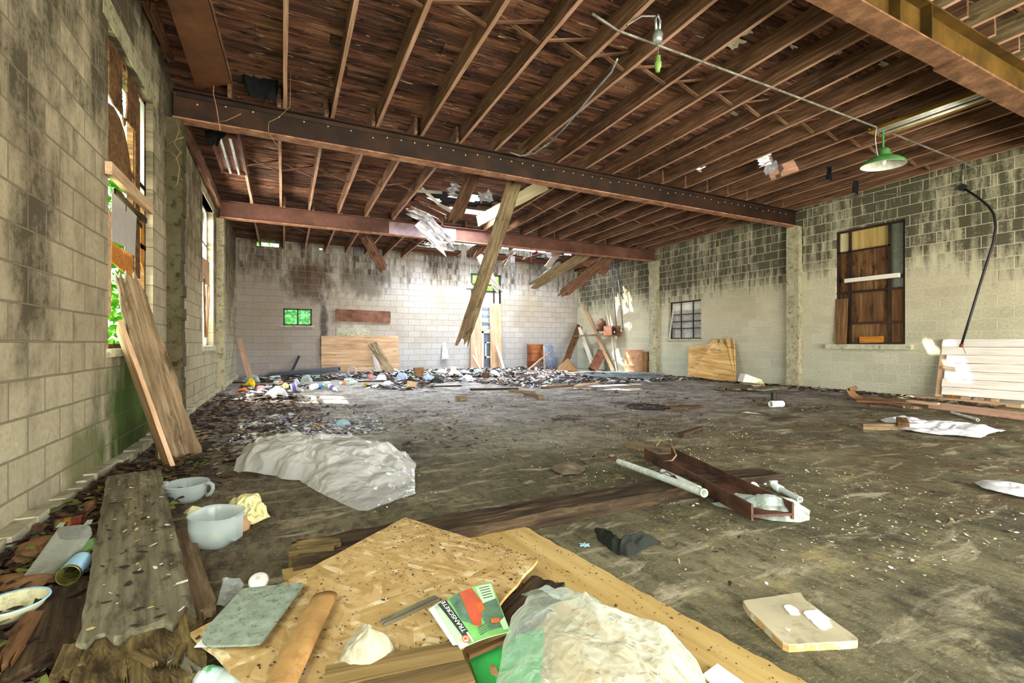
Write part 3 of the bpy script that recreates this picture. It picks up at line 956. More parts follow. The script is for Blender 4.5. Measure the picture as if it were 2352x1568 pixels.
# ---------------------------------------------------------------- small window in the back wall
YW = YB + .06
mb = MB()
for x in (.02, .40, .78): mb.box(x - .02, x + .02, YW - .03, YW + .03, 1.55, 2.07)
for z in (1.57, 2.05): mb.box(0, .8, YW - .03, YW + .03, z - .02, z + .02)
w3 = tag(mb.build('window_3', W['black']), kind='structure')
MB().box(-.08, .88, YB - .04, YB + .05, 1.50, 1.55).build('sill', W['concpale'], w3)
for a, b in ((.04, .38), (.42, .76)):
    tag(MB().box(a, b, YW - .004, YW + .004, 1.59, 2.03).build('pane', glassy('green_glass', '#9fe0a0', .8), w3))

# ---------------------------------------------------------------- doorway in the back wall
D0, D1 = 6.13, 7.33
mb = MB()
for x in (D0 + .03, D1 - .03): mb.box(x - .03, x + .03, YW - .05, YW + .05, 0, 3.53)
for z in (3.52, 2.92): mb.box(D0, D1, YW - .05, YW + .05, z - .025, z + .025)
mb.box(D1 - .30, D1 - .25, YW - .04, YW + .04, 2.3, 3.53)
mb.box(D0 + .28, D0 + .31, YW - .03, YW + .03, 2.92, 3.53)
mb.box(D0, D1, YW - .03, YW + .03, 3.14, 3.18)
d1 = tag(mb.build('door_1', W['black']), kind='structure')
MB().box(D0 + .05, D1 - .05, YW - .003, YW + .003, 2.95, 3.5).build('transom_pane', glassy('yellow_green_glass', '#d6f7a0', .85), d1)
for k in range(5):
    z = 2.34 + .115 * k
    MB().box(D0 + .05, D1 - .05, YW - .012 + .01, YW + .02, z, z + .11).build('siding_board', W['white'], d1)
for k in range(6):
    z = 1.50 + .14 * k
    MB().box(D0 + .05, D1 - .05, YW + .0, YW + .02, z, z + .13).build('louvre_slat', W['bluepaint'] if k % 2 else W['greywhite'], d1)
fr = MB()
fr.box(D0 + .42, D0 + .50, YW - .06, YW - .02, .02, 1.45).box(D0 + 1.02, D0 + 1.10, YW - .06, YW - .02, .02, 1.45)
fr.box(D0 + .42, D0 + 1.10, YW - .06, YW - .02, 1.37, 1.45).box(D0 + .42, D0 + 1.10, YW - .06, YW - .02, .02, .09)
fr.box(D0 + .56, D0 + .61, YW - .055, YW - .02, .45, 1.05).box(D0 + .56, D0 + 1.02, YW - .055, YW - .02, 1.0, 1.05).box(D0 + .56, D0 + 1.02, YW - .055, YW - .02, .45, .52)
sd = fr.build('storm_door', W['enamel'], d1)
MB().box(D0 + .50, D0 + 1.02, YW - .035, YW - .025, .09, 1.37).build('pane', W['bluegrey'], sd)
board('leaning_board', P(1094, 851, Y=YB - .22), P(1094, 697, Y=YB - .03), .42, .03, W['plypink'], 'tan board leaning on the left side of the back doorway', 'board', up=(0, -1, .05))
board('leaning_board', P(1141, 851, Y=YB - .24), P(1137, 697, Y=YB - .03), .46, .03, W['plyold'], 'grey tan board leaning on the right side of the back doorway', 'board', up=(0, -1, .05))

# ---------------------------------------------------------------- barred window in the right wall
XG = XR + .12
mb = MB()
for y in (9.66, 10.02, 10.48, 10.87): mb.box(XG - .015, XG + .015, y - .013, y + .013, 1.13, 2.26)
for z in (1.15, 1.45, 1.66, 1.87, 2.24): mb.box(XG - .02, XG + .02, 9.63, 10.90, z - .012, z + .012)
w4 = tag(mb.build('window_4', W['black']), kind='structure')
for k in range(8):
    z = 1.13 + k * .145
    mb = MB().add([(XR + .17, 9.6, z), (XR + .17, 10.95, z), (XR + .19, 10.95, z + .15), (XR + .19, 9.6, z + .15)], [(0, 1, 2, 3)])
    mb.build('siding_board', W['greywhite'] if k < 6 else W['white'], w4, solid=.012)
MB().box(XR - .05, XR + .15, 9.56, 10.97, 1.08, 1.13).build('sill', W['concpale'], w4)
board('casing_stick', P(1537, 778, X=XR - .01), P(1548, 700, X=XR + .02), .05, .02, W['greywhite'], 'grey white casing stick hanging loose in the barred window', 'stick', up=(-1, 0, 0))

# ---------------------------------------------------------------- boarded steel window in the right wall
XG = XR + .06
ys = (5.97, 5.74, 5.02, 4.77)
zs = (1.0, 1.17, 1.87, 2.10, 2.95, 3.38)
mb = MB()
for y in ys: mb.box(XG - .02, XG + .02, y - .022, y + .022, .98, 3.40)
for z in (1.0, 1.42, 2.08, 3.38): mb.box(XG - .025, XG + .025, 4.74, 6.0, z - .02, z + .02)
mb.box(XG - .02, XG + .02, 5.0, 5.98, 2.93, 2.96)
w5 = tag(mb.build('window_5', W['beamB']), kind='structure')
MB().box(XR - .13, XR + .1, 4.60, 6.14, .88, .98).build('sill', W['concpale'], w5)
def pan(y0, y1, z0, z1, mat):
    b = board_mesh(z1 - z0, y1 - y0, .012, ny=1, nx=1)
    b.build('boarding', mat, w5, M=frame_of((XG + .05, (y0 + y1) / 2, z0), (XG + .05, (y0 + y1) / 2, z1), (-1, 0, 0)))
W['glow'] = wood('pale_glow_wood', '#c9b280', '#e2d0a0', '#f4e8c8', .4, bump=.2)  # bright edge-lit look of the window panel put into this pale colour
W['darkglass'] = plain('grimy_glass', '#5c6250', .35, 0, .5, dirt='#767a62')
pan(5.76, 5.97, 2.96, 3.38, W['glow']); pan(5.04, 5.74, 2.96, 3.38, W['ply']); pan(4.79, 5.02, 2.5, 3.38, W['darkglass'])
pan(5.76, 5.97, 2.1, 2.94, W['plydark']); pan(5.04, 5.74, 2.1, 2.94, W['plydark']); pan(4.79, 5.02, 2.1, 2.5, W['darkglass'])
pan(5.76, 5.97, 1.0, 2.07, W['plydark']); pan(5.04, 5.74, 1.44, 2.07, W['plydark']); pan(4.79, 5.02, 1.44, 2.07, W['brown'])
pan(5.04, 5.74, 1.02, 1.41, W['brown']); pan(4.79, 5.02, 1.0, 1.41, W['brown'])
board('wood_offcut', (XG - .02, 5.12, 1.08), (XG - .02, 5.55, 1.07), .03, .13, W['orange'], 'bright orange split wood offcut at the bottom of the boarded window', 'wood offcut', up=(0, 0, 1), s0=.03, s1=.05)
board('leaning_board', P(1930, 789, X=XR - .05), P(1934, 686, X=XR + .0), .24, .025, W['brown'], 'brown board leaning on the sill left of the boarded window', 'board', up=(-1, 0, 0))
board('trim_stick', P(1940, 645, X=XR - .03), P(2068, 631, X=XR - .03), .03, .085, W['white'], 'white trim board nailed level across the boarded window', 'trim board', up=(0, 0, 1), rough=.004, s1=.05)

# ---------------------------------------------------------------- right wall: conduit, pipe, leaning plank section, base timbers
c = MB().tube([P(1812, 467, X=XR - .03), P(1950, 455, X=XR - .03), P(2080, 442, X=XR - .03), P(2205, 430, X=XR - .03)], .011, 8).build('conduit', W['conduit'], smooth=True)
tag(c, 'thin grey conduit running level high along the right wall', 'conduit')
t = thing('conduit', 'bent black conduit hanging off the right wall over the white planks', 'conduit', tuple(P(2211, 430, X=XR - .03)))
pj = P(2211, 430, X=XR - .05)
MB().tube([P(2212, 374, X=XR - .03), P(2211, 428, X=XR - .03)], .013, 8).build('riser', W['conduit'], t, smooth=True)
MB().lathe([(0, -.04), (.05, -.04), (.055, -.03), (.055, .03), (.05, .04), (0, .04)], 14, Matrix.Translation(pj) @ Matrix.Rotation(math.pi / 2, 4, 'Y')).build('junction_box', W['black'], t, smooth=False)
pp = [P(2213, 432, X=XR - .05), P(2245, 452, X=XR - .12), P(2270, 473, X=XR - .2), P(2283, 492, X=XR - .25), P(2287, 520, X=XR - .28), P(2282, 555, X=XR - .3), P(2255, 640, X=XR - .38), P(2228, 728, X=XR - .42), P(2208, 793, X=XR - .45)]
MB().tube(pp, .018, 10).build('pipe', W['black'], t, smooth=True)
MB().tube([pp[-1] + (pp[-1] - pp[-2]).normalized() * -.03, pp[-1] + (pp[-1] - pp[-2]).normalized() * .03], .026, 10).build('coupling', W['redbrown'], t, smooth=True)
MB().tube([pp[-1], P(2213, 800, X=XR - .44), P(2218, 812, X=XR - .43)], .005, 6).build('wire_end', W['brownpaper'], t)

t = thing('plank_partition', 'white plank partition section leaning on the right wall', 'partition', (10.4, 3.9, 0))
A0, A1 = P(2166, 779, X=XR - .06), P(2153, 905, X=XR - .33)
yfar, ynear = A0.y, 2.6
nb = 7
for k in range(nb):
    za0, za1 = A1.z + (A0.z - A1.z) * k / nb, A1.z + (A0.z - A1.z) * (k + 1) / nb
    xa = A1.x + (A0.x - A1.x) * (k + .5) / nb
    zc = (za0 + za1) / 2
    sh = .0 if k >= 5 else -.07
    ln = Vector((A0.x - A1.x, 0, A0.z - A1.z)).normalized()
    board('plank', (xa, yfar + sh + rnd.uniform(-.02, .0), zc), (xa, ynear, zc - .0), (za1 - za0) * .985, .02, W['white'], parent=t, up=(-ln.z, 0, ln.x), rough=.003)
board('stud', (A1.x + .06, yfar - .02, A1.z - .05), (A0.x + .04, yfar - .02, A0.z - .02), .09, .04, W['pale'], parent=t, up=(-1, 0, .2))
board('stud', (A1.x + .06, yfar - .75, A1.z - .06), (A0.x + .04, yfar - .75, A0.z - .02), .09, .04, W['pale'], parent=t, up=(-1, 0, .2))
board('cleat', P(2166, 843, X=XR - .24), P(2192, 846, X=XR - .24), .05, .03, W['old'], parent=t, up=(-1, 0, .2))
for k in range(4):
    y = 3.95 - .17 * k
    board('slat', (10.52, y, .02), (10.5, y - .06, .19), .12, .02, W['orange' if k == 0 else 'pale'], parent=t, up=(-1, 0, 0))
board('base_timber', P(2088, 912, X=10.45), P(2352, 934, X=10.25), .14, .08, W['pale'], 'long pale timber on the floor under the white planks, nearer the wall', 'timber', up=(0, 0, 1))
board('base_timber', P(2140, 930, z=.05), P(2400, 962, z=.05), .12, .09, W['plypink'], 'long pinkish timber on the floor before the white planks, farther from the wall', 'timber', up=(0, 0, 1))

# ---------------------------------------------------------------- back wall fittings
def back_sheet(name, pts, Y, mat, label, cat, t=.015):
    o = [P(a, b, Y=Y) for a, b in pts]
    M = Matrix.Translation(o[0]) 
    mb = MB().prism([p - o[0] for p in o][::-1], (0, t, 0))
    return tag(mb.build(name, mat, M=M), label, cat)
back_sheet('plywood_sheet', [(738, 771), (915, 771), (917, 852), (738, 854)], YB - .05, W['plyold'], 'wide weathered plywood sheet standing against the back wall', 'plywood')
back_sheet('steel_plate', [(771, 709), (897, 715), (897, 742), (771, 737)], YB - .04, W['rustlight'], 'long rust red steel plate on the back wall over the plywood', 'steel plate', .03)
tag(MB().box(1.52, 2.55, YB - .012, YB + .01, 1.22, 1.5).build('trim_5', W['concpale']), kind='structure')
# white cloth hanging on a nail
r = random.Random(4)
def hang(name, top, bot, mat, label, cat, n=12, mrows=16, amp=.03, seed=1, taper=1.0):
    (a, b), (c, d) = top, bot
    def fn(u, v):
        p = Vector(a).lerp(Vector(b), u).lerp(Vector(c).lerp(Vector(d), u), v)
        q = Vector((u * 5, v * 1.6, seed * 2.7))
        k = noise.noise(q) * amp + noise.noise(q * 2.7) * amp * .5
        nrm = (Vector(b) - Vector(a)).cross(Vector(c) - Vector(a)).normalized()
        e = Vector((0, 0, noise.noise(Vector((u * 9, seed, v * 2)))) ) * amp * 1.5 * v
        return p + nrm * k + e
    return tag(MB().grid(fn, n, mrows).build(name, mat, smooth=True, solid=.006), label, cat)
hang('hanging_cloth', (P(1017, 787, Y=YB - .06), P(1024, 785, Y=YB - .06)), (P(1014, 826, Y=YB - .08), P(1031, 824, Y=YB - .08)), W['whitecloth'], 'small white cloth hanging from a nail on the back wall', 'cloth', amp=.05)
# grey enamel pendant in front of the doorway
lp = P(1081, 664, Y=YB - .6)
t = thing('pendant_lamp', 'small grey enamel pendant lamp hanging before the back doorway', 'lamp', tuple(lp))
Ml = Matrix.Translation(lp)
MB().lathe([(.17, 0), (.16, .04), (.10, .09), (.045, .13), (.03, .2), (0, .2)], 20, Ml).build('lamp_shade', W['greyenamel'], t, smooth=True, solid=.006)
MB().tube([lp + Vector((0, 0, .2)), lp + Vector((.0, 0, 1.25))], .008, 6).build('stem', W['conduit'], t)

# ---------------------------------------------------------------- ceiling fittings
def fluor(label, x0, x1, y0, y1, z, tubes, bodymat, slope=.0):
    t = thing('strip_light', label, 'strip light', ((x0 + x1) / 2, (y0 + y1) / 2, z))
    mb = MB()
    xm = (x0 + x1) / 2
    prof = [(x0, z - .015), (x0 + .05, z + .05), (x1 - .05, z + .05), (x1, z - .015)]
    vs = [(x, y, zz) for y in (y0, y1) for x, zz in prof]
    mb.add(vs, [(0, 1, 5, 4), (1, 2, 6, 5), (2, 3, 7, 6)])
    mb.build('reflector', bodymat, t, solid=.004)
    for y in (y0 + .01, y1 - .01):
        MB().box(x0 + .03, x1 - .03, y - .012, y + .012, z - .01, z + .055).build('end_plate', bodymat, t)
    for k in range(tubes):
        x = x0 + (x1 - x0) * ((k + 1) / (tubes + 1) if tubes == 2 else (.2, .42, .8)[k])
        MB().tube([(x, y0 + .03, z + .005), (x, y1 - .03, z + .005)], .019, 10).build('fluorescent_tube', W['lampglass'], t, smooth=True)
    return t
W['goldmetal'] = metal('yellowed_reflector', '#6a4a14', '#96702a', '#b9924a', .5, .2, 2.)
fluor('long strip light with three white tubes under the right hand joists', 7.42, 7.78, 2.5, 3.72, 3.99, 3, W['goldmetal'])
fluor('strip light with two white tubes beside the left wall beyond the dark beam', -.92, -.55, 7.55, 9.15, 3.86, 2, W['rustlight'])
c = MB().tube([(2.6, 3.6, 4.09), (2.9, 3.6, 4.02), (5.0, 3.6, 4.02), (7.5, 3.62, 4.02), (10.2, 3.68, 4.02), (XR - .05, 3.7, 4.0), (XR - .03, 3.71, 3.92)], .013, 8).build('conduit', W['conduit'], smooth=True)
tag(c, 'long grey conduit slung across under the nearer joists', 'conduit')
# green pendant
lp = Vector((7.58, 3.6, 3.50))
t = thing('pendant_lamp', 'green enamel pendant lamp with a white inside under the right joists', 'lamp', tuple(lp))
Ml = Matrix.Translation(lp) @ Matrix.Rotation(.06, 4, 'X')
sh = MB().lathe([(.268, 0), (.265, .012), (.24, .05), (.18, .095), (.10, .125), (.075, .15), (.068, .21), (.045, .235), (0, .24)], 32, Ml).build('lamp_shade', W['green'], t, smooth=True)
MB().lathe([(.262, -.001), (.258, .01), (.232, .044), (.17, .086), (.09, .11), (0, .118)], 32, Ml).build('shade_lining', W['enamel'], sh, smooth=True)
MB().lathe([(0, .0), (.02, .01), (.035, .05), (.02, .1), (0, .11)], 12, Ml).build('bulb', W['lampglass'], t, smooth=True)
MB().tube([lp + Vector((0, 0, .23)), lp + Vector((0, 0, .53))], .014, 8).build('stem', W['green'], t)
MB().tube([lp + Vector((-.17, 0, .5)), lp + Vector((-.2, 0, .35)), lp + Vector((-.17, 0, .2)), lp + Vector((-.13, 0, .1))], .004, 6).build('loose_wire', W['whitecloth'], t)
# bare socket pendant
lp = Vector((3.25, 3.43, 3.62))
t = thing('socket_pendant', 'bare green lamp socket hanging on a short stem under the joists', 'lamp socket', tuple(lp))
MB().lathe([(0, .0), (.02, .0), (.024, .03), (.034, .05), (.034, .09), (.026, .1), (.026, .15), (0, .16)], 14, Matrix.Translation(lp)).build('socket', W['socket'], t, smooth=True)
MB().tube([lp + Vector((0, 0, .15)), lp + Vector((0, 0, .3))], .007, 6).build('stem', W['conduit'], t)
MB().lathe([(0, .28), (.03, .28), (.045, .3), (.05, .36), (.03, .4), (0, .41)], 14, Matrix.Translation(lp)).build('junction_cap', W['galv'], t, smooth=True)
MB().tube([lp + Vector((-.02, 0, .4)), lp + Vector((-.03, 0, .5)), lp + Vector((0, 0, .55)), lp + Vector((.03, 0, .5)), lp + Vector((.02, 0, .4))], .012, 8).build('hanger_loop', W['galv'], t, smooth=True)
MB().tube([lp + Vector((-.3, .1, .42)), lp + Vector((-.16, .05, .52)), lp + Vector((-.03, 0, .53))], .009, 6).build('loose_wire', W['conduit'], t)
c = MB().tube([P(1265, 325, z=4.02), P(1228, 352, z=3.98), P(1195, 358, z=3.97), P(1172, 350, z=4.0)], .012, 8).build('conduit', W['conduit'], smooth=True)
tag(c, 'short grey conduit curving onto the dark beam', 'conduit')
c = MB().tube([P(1418, 135, z=4.04), P(1405, 165, z=4.03), P(1370, 205, z=4.02), P(1300, 290, z=4.01), P(1255, 337, z=4.01)], .012, 8).build('conduit', W['galv'], smooth=True)
tag(c, 'pale bent conduit running down beside a joist to the dark beam', 'conduit')
# sheet metal pan, broken ledger, black rags and wires by the left wall
t = thing('sheet_metal_pan', 'brown sheet metal pan hanging under the joists at the top left', 'sheet metal pan', (-.74, 5.2, 4.02))
b0 = P(383, 0, z=4.03); b1 = P(480, 0, z=4.03); b2 = P(532, 192, z=4.03); b3 = P(452, 205, z=4.03)
n0 = b0 + (b0 - b3) * .8; n1 = b1 + (b1 - b2) * .8
MB().prism([b0, b1, b2, b3], -.006).build('pan_bottom', W['sheetmetal'], t)
MB().prism([n0, n1, b1 + Vector((0, -.02, 0)), b0 + Vector((0, -.02, 0))], -.01).build('pale_extension', W['concpale'], t)
MB().prism([n1, b2, b2 + Vector((0, 0, .09)), n1 + Vector((0, 0, .09))], (-.006, 0, 0)).build('side_flange', W['joist'], t)
board('wall_plate', P(340, 0, X=XL + .08), P(420, 195, X=XL + .06), .09, .12, W['joist'], 'broken reddish wall plate along the top of the left wall', 'wall plate', rough=.025, s0=.1, s1=.2)
board('wall_plate', (XL + .06, 7.2, 3.9), (XL + .06, 11.3, 3.82), .09, .10, W['joist'], 'brown wall plate along the left wall beyond the dark beam', 'wall plate', rough=.01, s0=.1)
hang('hanging_felt', (P(538, 122, d=5.75), P(645, 148, d=5.9)), (P(572, 218, d=5.75), P(634, 230, d=5.85)), W['blackcloth'], 'black roofing felt rag hanging between joists at the top left', 'roofing felt', amp=.08, seed=3)
hang('hanging_felt', (P(470, 300, d=6.3), P(520, 305, d=6.4)), (P(480, 335, d=6.3), P(505, 330, d=6.4)), W['blackcloth'], 'small black felt scrap beside the strip light on the left', 'roofing felt', amp=.05, seed=5)
c = MB().tube([P(500, 128, d=5.55), P(492, 180, d=5.5), P(490, 215, d=5.5), P(497, 245, d=5.5), P(506, 300, d=5.5)], .005, 6).build('hanging_wire', W['rope'], smooth=True)
tag(c, 'copper coloured wire hanging in front of the dark beam at the left', 'wire')
c = MB().tube([P(490, 281, d=5.5), P(520, 277, d=5.45), P(540, 268, d=5.4), P(554, 261, d=5.4)], .005, 6).build('hanging_wire', W['drywire'], smooth=True)
tag(c, 'short pale twig of wire sticking out across the dark beam', 'wire')
c = MB().tube([P(668, 150, d=5.7), P(666, 245, d=5.6), P(640, 270, d=5.55), P(618, 280, d=5.5), P(616, 300, d=5.5), P(630, 325, d=5.5), P(640, 338, d=5.5)], .004, 6).build('hanging_wire', W['drywire'], smooth=True)
tag(c, 'pale looping wire hanging from a joist over the dark beam', 'wire')
for k, (pts, l) in enumerate((([(405, 275), (412, 300), (400, 330), (415, 350), (398, 372)], 'dry brown vine curling at the head of the left pilaster'),
                              ([(380, 335), (400, 322), (422, 315)], 'thin dry twig crossing the head of the left pilaster'),
                              ([(372, 347), (392, 349), (405, 362), (412, 385), (408, 420), (402, 428)], 'long dry vine hanging down the face of the left pilaster'))):
    c = MB().tube([P(a, b, d=5.45) for a, b in pts], .006, 6).build('dry_vine', W['drywire'], smooth=True)
    tag(c, l, 'vine')
def poly(pts, z=0.0):
    return [P(p[0], p[1], z=(p[2] if len(p) > 2 else z)) for p in pts]
UP = Vector((0, 0, 1))
FW = Vector((SN, CS, 0)); RT = Vector((CS, -SN, 0))

# ================================================================ foreground, left
t = thing('timber_plank', 'wide grey plank with a rotted splintered near end, lying along the left wall', 'plank', tuple(P(309, 1085, z=0)))
a = P(309, 1084, z=.105); b = P(321, 1452, z=.105)
board('plank_face', a - UP * .03, b - UP * .03, .29, .06, W['grey'], parent=t, rough=.006, s1=.10, ny=14, nx=24)
dirn = (b - a).normalized()
board('rotten_core', b - dirn * .22 - UP * .055, b + dirn * .36 - UP * .06, .285, .075, W['rot'], parent=t, rough=.035, s1=.12, ny=14, nx=16)
r = random.Random(2)
for k in range(9):
    q = b + dirn * r.uniform(-.02, .12) + Vector((r.uniform(-.12, .12), 0, -.03))
    e = q + dirn * r.uniform(.08, .2) + Vector((r.uniform(-.06, .06), 0, r.uniform(-.03, .03)))
    board('splinter', q, e, r.uniform(.012, .03), .012, W['rot' if k % 3 else 'grey'], parent=t, rough=.006, s1=.05, s0=.03)
fboard('timber_board', (412, 1212), (458, 1402), .105, .045, W['old'], 'shorter brown grey board with a crumbled end beside the wide plank', 'board', s1=.05, rough=.006, ny=8)
fboard('timber_board', (160, 1338), (112, 1535), .19, .05, W['dark'], 'broad dark rotten board left of the wide plank', 'board', z=.03, s0=.04, s1=.10, rough=.014, ny=10)
fboard('timber_board', (78, 1403), (2, 1530), .05, .04, W['plydark'], 'narrow reddish brown stick at the lower left edge', 'stick', z=.05, s1=.08, rough=.008)
fboard('timber_board', (150, 1535), (175, 1470), .05, .04, W['rot'], 'small yellow brown rotten wood chunk on the dark board', 'wood chunk', z=.06, rough=.02, s0=.02, s1=.02)
# white bowl
c = P(28, 1385, z=.10)
t = thing('bowl', 'shallow pale bowl with dirt in it at the left edge', 'bowl', tuple(c))
Mb = Matrix.Translation(c)
MB().lathe([(0, -.05), (.05, -.05), (.075, -.03), (.092, 0), (.096, .004), (.092, .004), (.074, -.024), (.048, -.042), (0, -.042)], 36, Mb).build('dish', plain('cream_enamel', '#d9d6ac', .4, 0, .5, dirt='#b3ae7e'), t, smooth=True)
MB().lathe([(.093, .002), (.099, .004), (.097, .009), (.091, .006)], 36, Mb).build('rim_band', W['skyblue'], t, smooth=True)
crumple('dirt', [c + Vector((math.cos(q) * .045 - .01, math.sin(q) * .03 - .02, -.036)) for q in [k * .5 for k in range(12)]], lambda x, y, t_: .012 * (1 - t_), W['brownpaper'], rings=6, seg=.012, amp=.006, fr=40, parent=t)
# clear plastic container
p0, p1 = P(98, 1325, z=.06), P(172, 1222, z=.15)
ax = (p1 - p0).normalized(); sd = ax.cross(UP).normalized(); nn = sd.cross(ax)
t = thing('plastic_container', 'clear plastic box container with two hanging tabs tilted against the wall', 'container', tuple(p0))
L = (p1 - p0).length
Mc = Matrix((sd, ax, nn)).transposed().to_4x4(); Mc.translation = p0
mb = MB()
W2, H2 = .055, .035
ring = []
for k in range(24):
    q = 2 * math.pi * k / 24
    sx = math.copysign(abs(math.cos(q)) ** .45, math.cos(q)) * W2; sz = math.copysign(abs(math.sin(q)) ** .45, math.sin(q)) * H2
    ring.append((sx, sz))
vs = [Mc @ Vector((x * (1 + .1 * s), y, z * (1 + .1 * s))) for s, y in ((0, 0), (.3, L * .5), (1, L)) for x, z in ring]
fs = [(i * 24 + k, i * 24 + (k + 1) % 24, (i + 1) * 24 + (k + 1) % 24, (i + 1) * 24 + k) for i in range(2) for k in range(24)] + [tuple(range(24))]
mb.add(vs, fs).build('shell', W['clear'], t, smooth=False)
for s in (-1, 1):
    q = [Mc @ Vector(v) for v in ((s * .05 - .012, L, H2 * 1.1), (s * .05 + .012, L, H2 * 1.1), (s * .05 + .010, L + .028, H2 * 1.1), (s * .05 - .010, L + .028, H2 * 1.1))]
    MB().prism(q, tuple(nn * -.003)).build('tab', W['clear'], t)
crumple('residue', [Mc @ Vector((x, y, -.028)) for x, y in ((-.04, .01), (.04, .01), (.04, L * .3), (0, L * .45), (-.04, L * .35))], lambda x, y, t_: .012 * (1 - t_), W['brownpaper'], rings=6, seg=.012, amp=.01, fr=30, parent=t)
# tin can, rusty can
def can(name, label, cat, p0, p1, r, mats, open_=True, group=None, band=None):
    p0, p1 = Vector(p0), Vector(p1)
    z = (p1 - p0).normalized()
    x = z.orthogonal().normalized(); y = z.cross(x)
    Mm = Matrix((x, y, z)).transposed().to_4x4(); Mm.translation = p0
    L = (p1 - p0).length
    t = thing(name, label, cat, tuple(p0), group)
    pr = [(0, 0), (r, 0), (r * 1.04, .004), (r, .008), (r, L * .33), (r * .97, L * .35), (r, L * .37), (r, L * .63), (r * .97, L * .65), (r, L * .67), (r, L - .008), (r * 1.04, L - .003), (r * .98, L)]
    if open_: pr += [(r * .93, L - .004), (r * .93, .02), (0, .02)]
    else: pr += [(r * .9, L - .003), (0, L - .004)]
    MB().lathe(pr, 24, Mm).build('shell', mats[0], t, smooth=True)
    if band: MB().lathe([(r * 1.012, L * band[0]), (r * 1.012, L * band[1])], 24, Mm).build('label_band', mats[1], t, smooth=True)
    return t
can('tin_can', 'open tin can with a pale blue side beside the wide plank', 'can', P(190, 1285, z=.07), P(172, 1305, z=.075) + Vector((0, -.07, 0)), .038, [metal('olive_tin', '#4f5420', '#7a7a34', '#a0a060', .4, .5), W['skyblue']], band=(.1, .9))
can('drink_can', 'red brown crushed drink can lying by the foot of the left wall', 'can', P(128, 1208, z=.04), P(193, 1196, z=.05), .033, [W['redbrown'], W['goldmetal']], open_=True, band=(.35, .6))
crumple('plastic_scrap', poly([(183, 1250), (205, 1242), (242, 1234), (243, 1252), (215, 1268), (185, 1268)], .05), lambda x, y, t_: .03 * (1 - t_), W['mint'], 'bright green plastic scrap next to the tin can', 'plastic scrap', rings=8, seg=.012, amp=.012, fr=18, seed=3)
crumple('cardboard_flap', poly([(22, 1290), (40, 1262), (75, 1240), (130, 1228), (128, 1250), (80, 1285), (55, 1298)], .05), lambda x, y, t_: .02 * (1 - t_), W['cardd'], 'brown cardboard flap under the clear container', 'cardboard', rings=8, seg=.02, amp=.02, fr=9, seed=4)
crumple('cardboard_flap', poly([(0, 1322), (60, 1312), (130, 1322), (100, 1345), (40, 1352), (0, 1358)], .06), lambda x, y, t_: .015 * (1 - t_), W['cardd'], 'flat brown cardboard lying above the pale bowl', 'cardboard', rings=8, seg=.02, amp=.012, fr=9, seed=5)
crumple('brown_leaf', poly([(188, 1160), (225, 1150), (222, 1168), (196, 1186)], .05), lambda x, y, t_: .02 * (1 - t_), W['cardd'], 'curled dry brown leaf above the drink can', 'leaf', rings=6, seg=.015, amp=.015, fr=14, seed=6)
crumple('yellow_leaf', poly([(225, 1183), (236, 1177), (246, 1180), (243, 1194), (228, 1200)], .03), lambda x, y, t_: .012 * (1 - t_), plain('yellow_leaf_face', '#a8a050', .8), 'rounded yellow leaf between the can and the wide plank', 'leaf', rings=6, seg=.01, amp=.006, fr=20, seed=7)
crumple('yellow_leaf', poly([(204, 1285), (214, 1280), (226, 1282), (226, 1296), (210, 1302)], .05), lambda x, y, t_: .012 * (1 - t_), W['mint'], 'lime green leaf right of the open tin can', 'leaf', rings=6, seg=.01, amp=.006, fr=20, seed=8)

# leaning boards under the near window
board('leaning_board', P(415, 1062, z=0.0) + UP * .03, P(287, 622, X=XL + .05), .30, .055, W['old'], 'broad old weathered board leaning on the tall left window', 'board', up=(.42, -.9, .35), s1=.16, rough=.012, ny=12, nx=30, taper1=.55)
board('leaning_board', P(392, 1085, z=0.0) + UP * .02, P(274, 748, X=XL + .03), .20, .03, W['plyold'], 'narrower board standing on edge before the broad leaning board', 'board', up=(.88, .42, .2), rough=.006)

# jugs
c = P(428, 1149, z=0)
t = thing('measuring_bowl', 'low translucent white bowl with a loop handle right of the wide plank', 'bowl', tuple(c))
Mb = Matrix.Translation(c)
MB().lathe([(0, .0), (.075, .0), (.085, .006), (.108, .035), (.113, .09), (.118, .104), (.128, .112), (.124, .116), (.110, .105), (.104, .036), (.08, .012), (0, .01)], 40, Mb).build('shell', W['plastic'], t, smooth=True)
hd = [c + RT * .118 + UP * .108, c + RT * .15 + UP * .112, c + RT * .168 + UP * .10, c + RT * .17 + UP * .075, c + RT * .155 + UP * .045, c + RT * .13 + UP * .03]
MB().tube(hd, .011, 8).build('handle', W['plastic'], t, smooth=True)
MB().tube([c - RT * .12 + UP * .111, c - RT * .145 + UP * .117], .012, 8, r1=.006).build('spout', W['plastic'], t, smooth=True)
c = P(494, 1249, z=0)
sq = lambda x, y: (math.copysign(abs(x) ** .72, x), math.copysign(abs(y) ** .72, y))
t = thing('measuring_jug', 'taller translucent white jug with a pale smear inside, before the gloves', 'jug', tuple(c))
Mb = Matrix.Translation(c) @ Matrix.Rotation(-TH, 4, 'Z') @ Matrix.Rotation(.06, 4, 'Y')
MB().lathe([(0, .0), (.066, .0), (.078, .008), (.098, .05), (.108, .10), (.112, .155), (.116, .158), (.112, .16), (.105, .15), (.10, .10), (.09, .052), (.072, .012), (0, .01)], 44, Mb, squash=sq).build('shell', W['plastic'], t, smooth=True)
MB().box(.085, .118, -.03, .03, .035, .15).build('grip', W['plastic'], t, M=Mb)
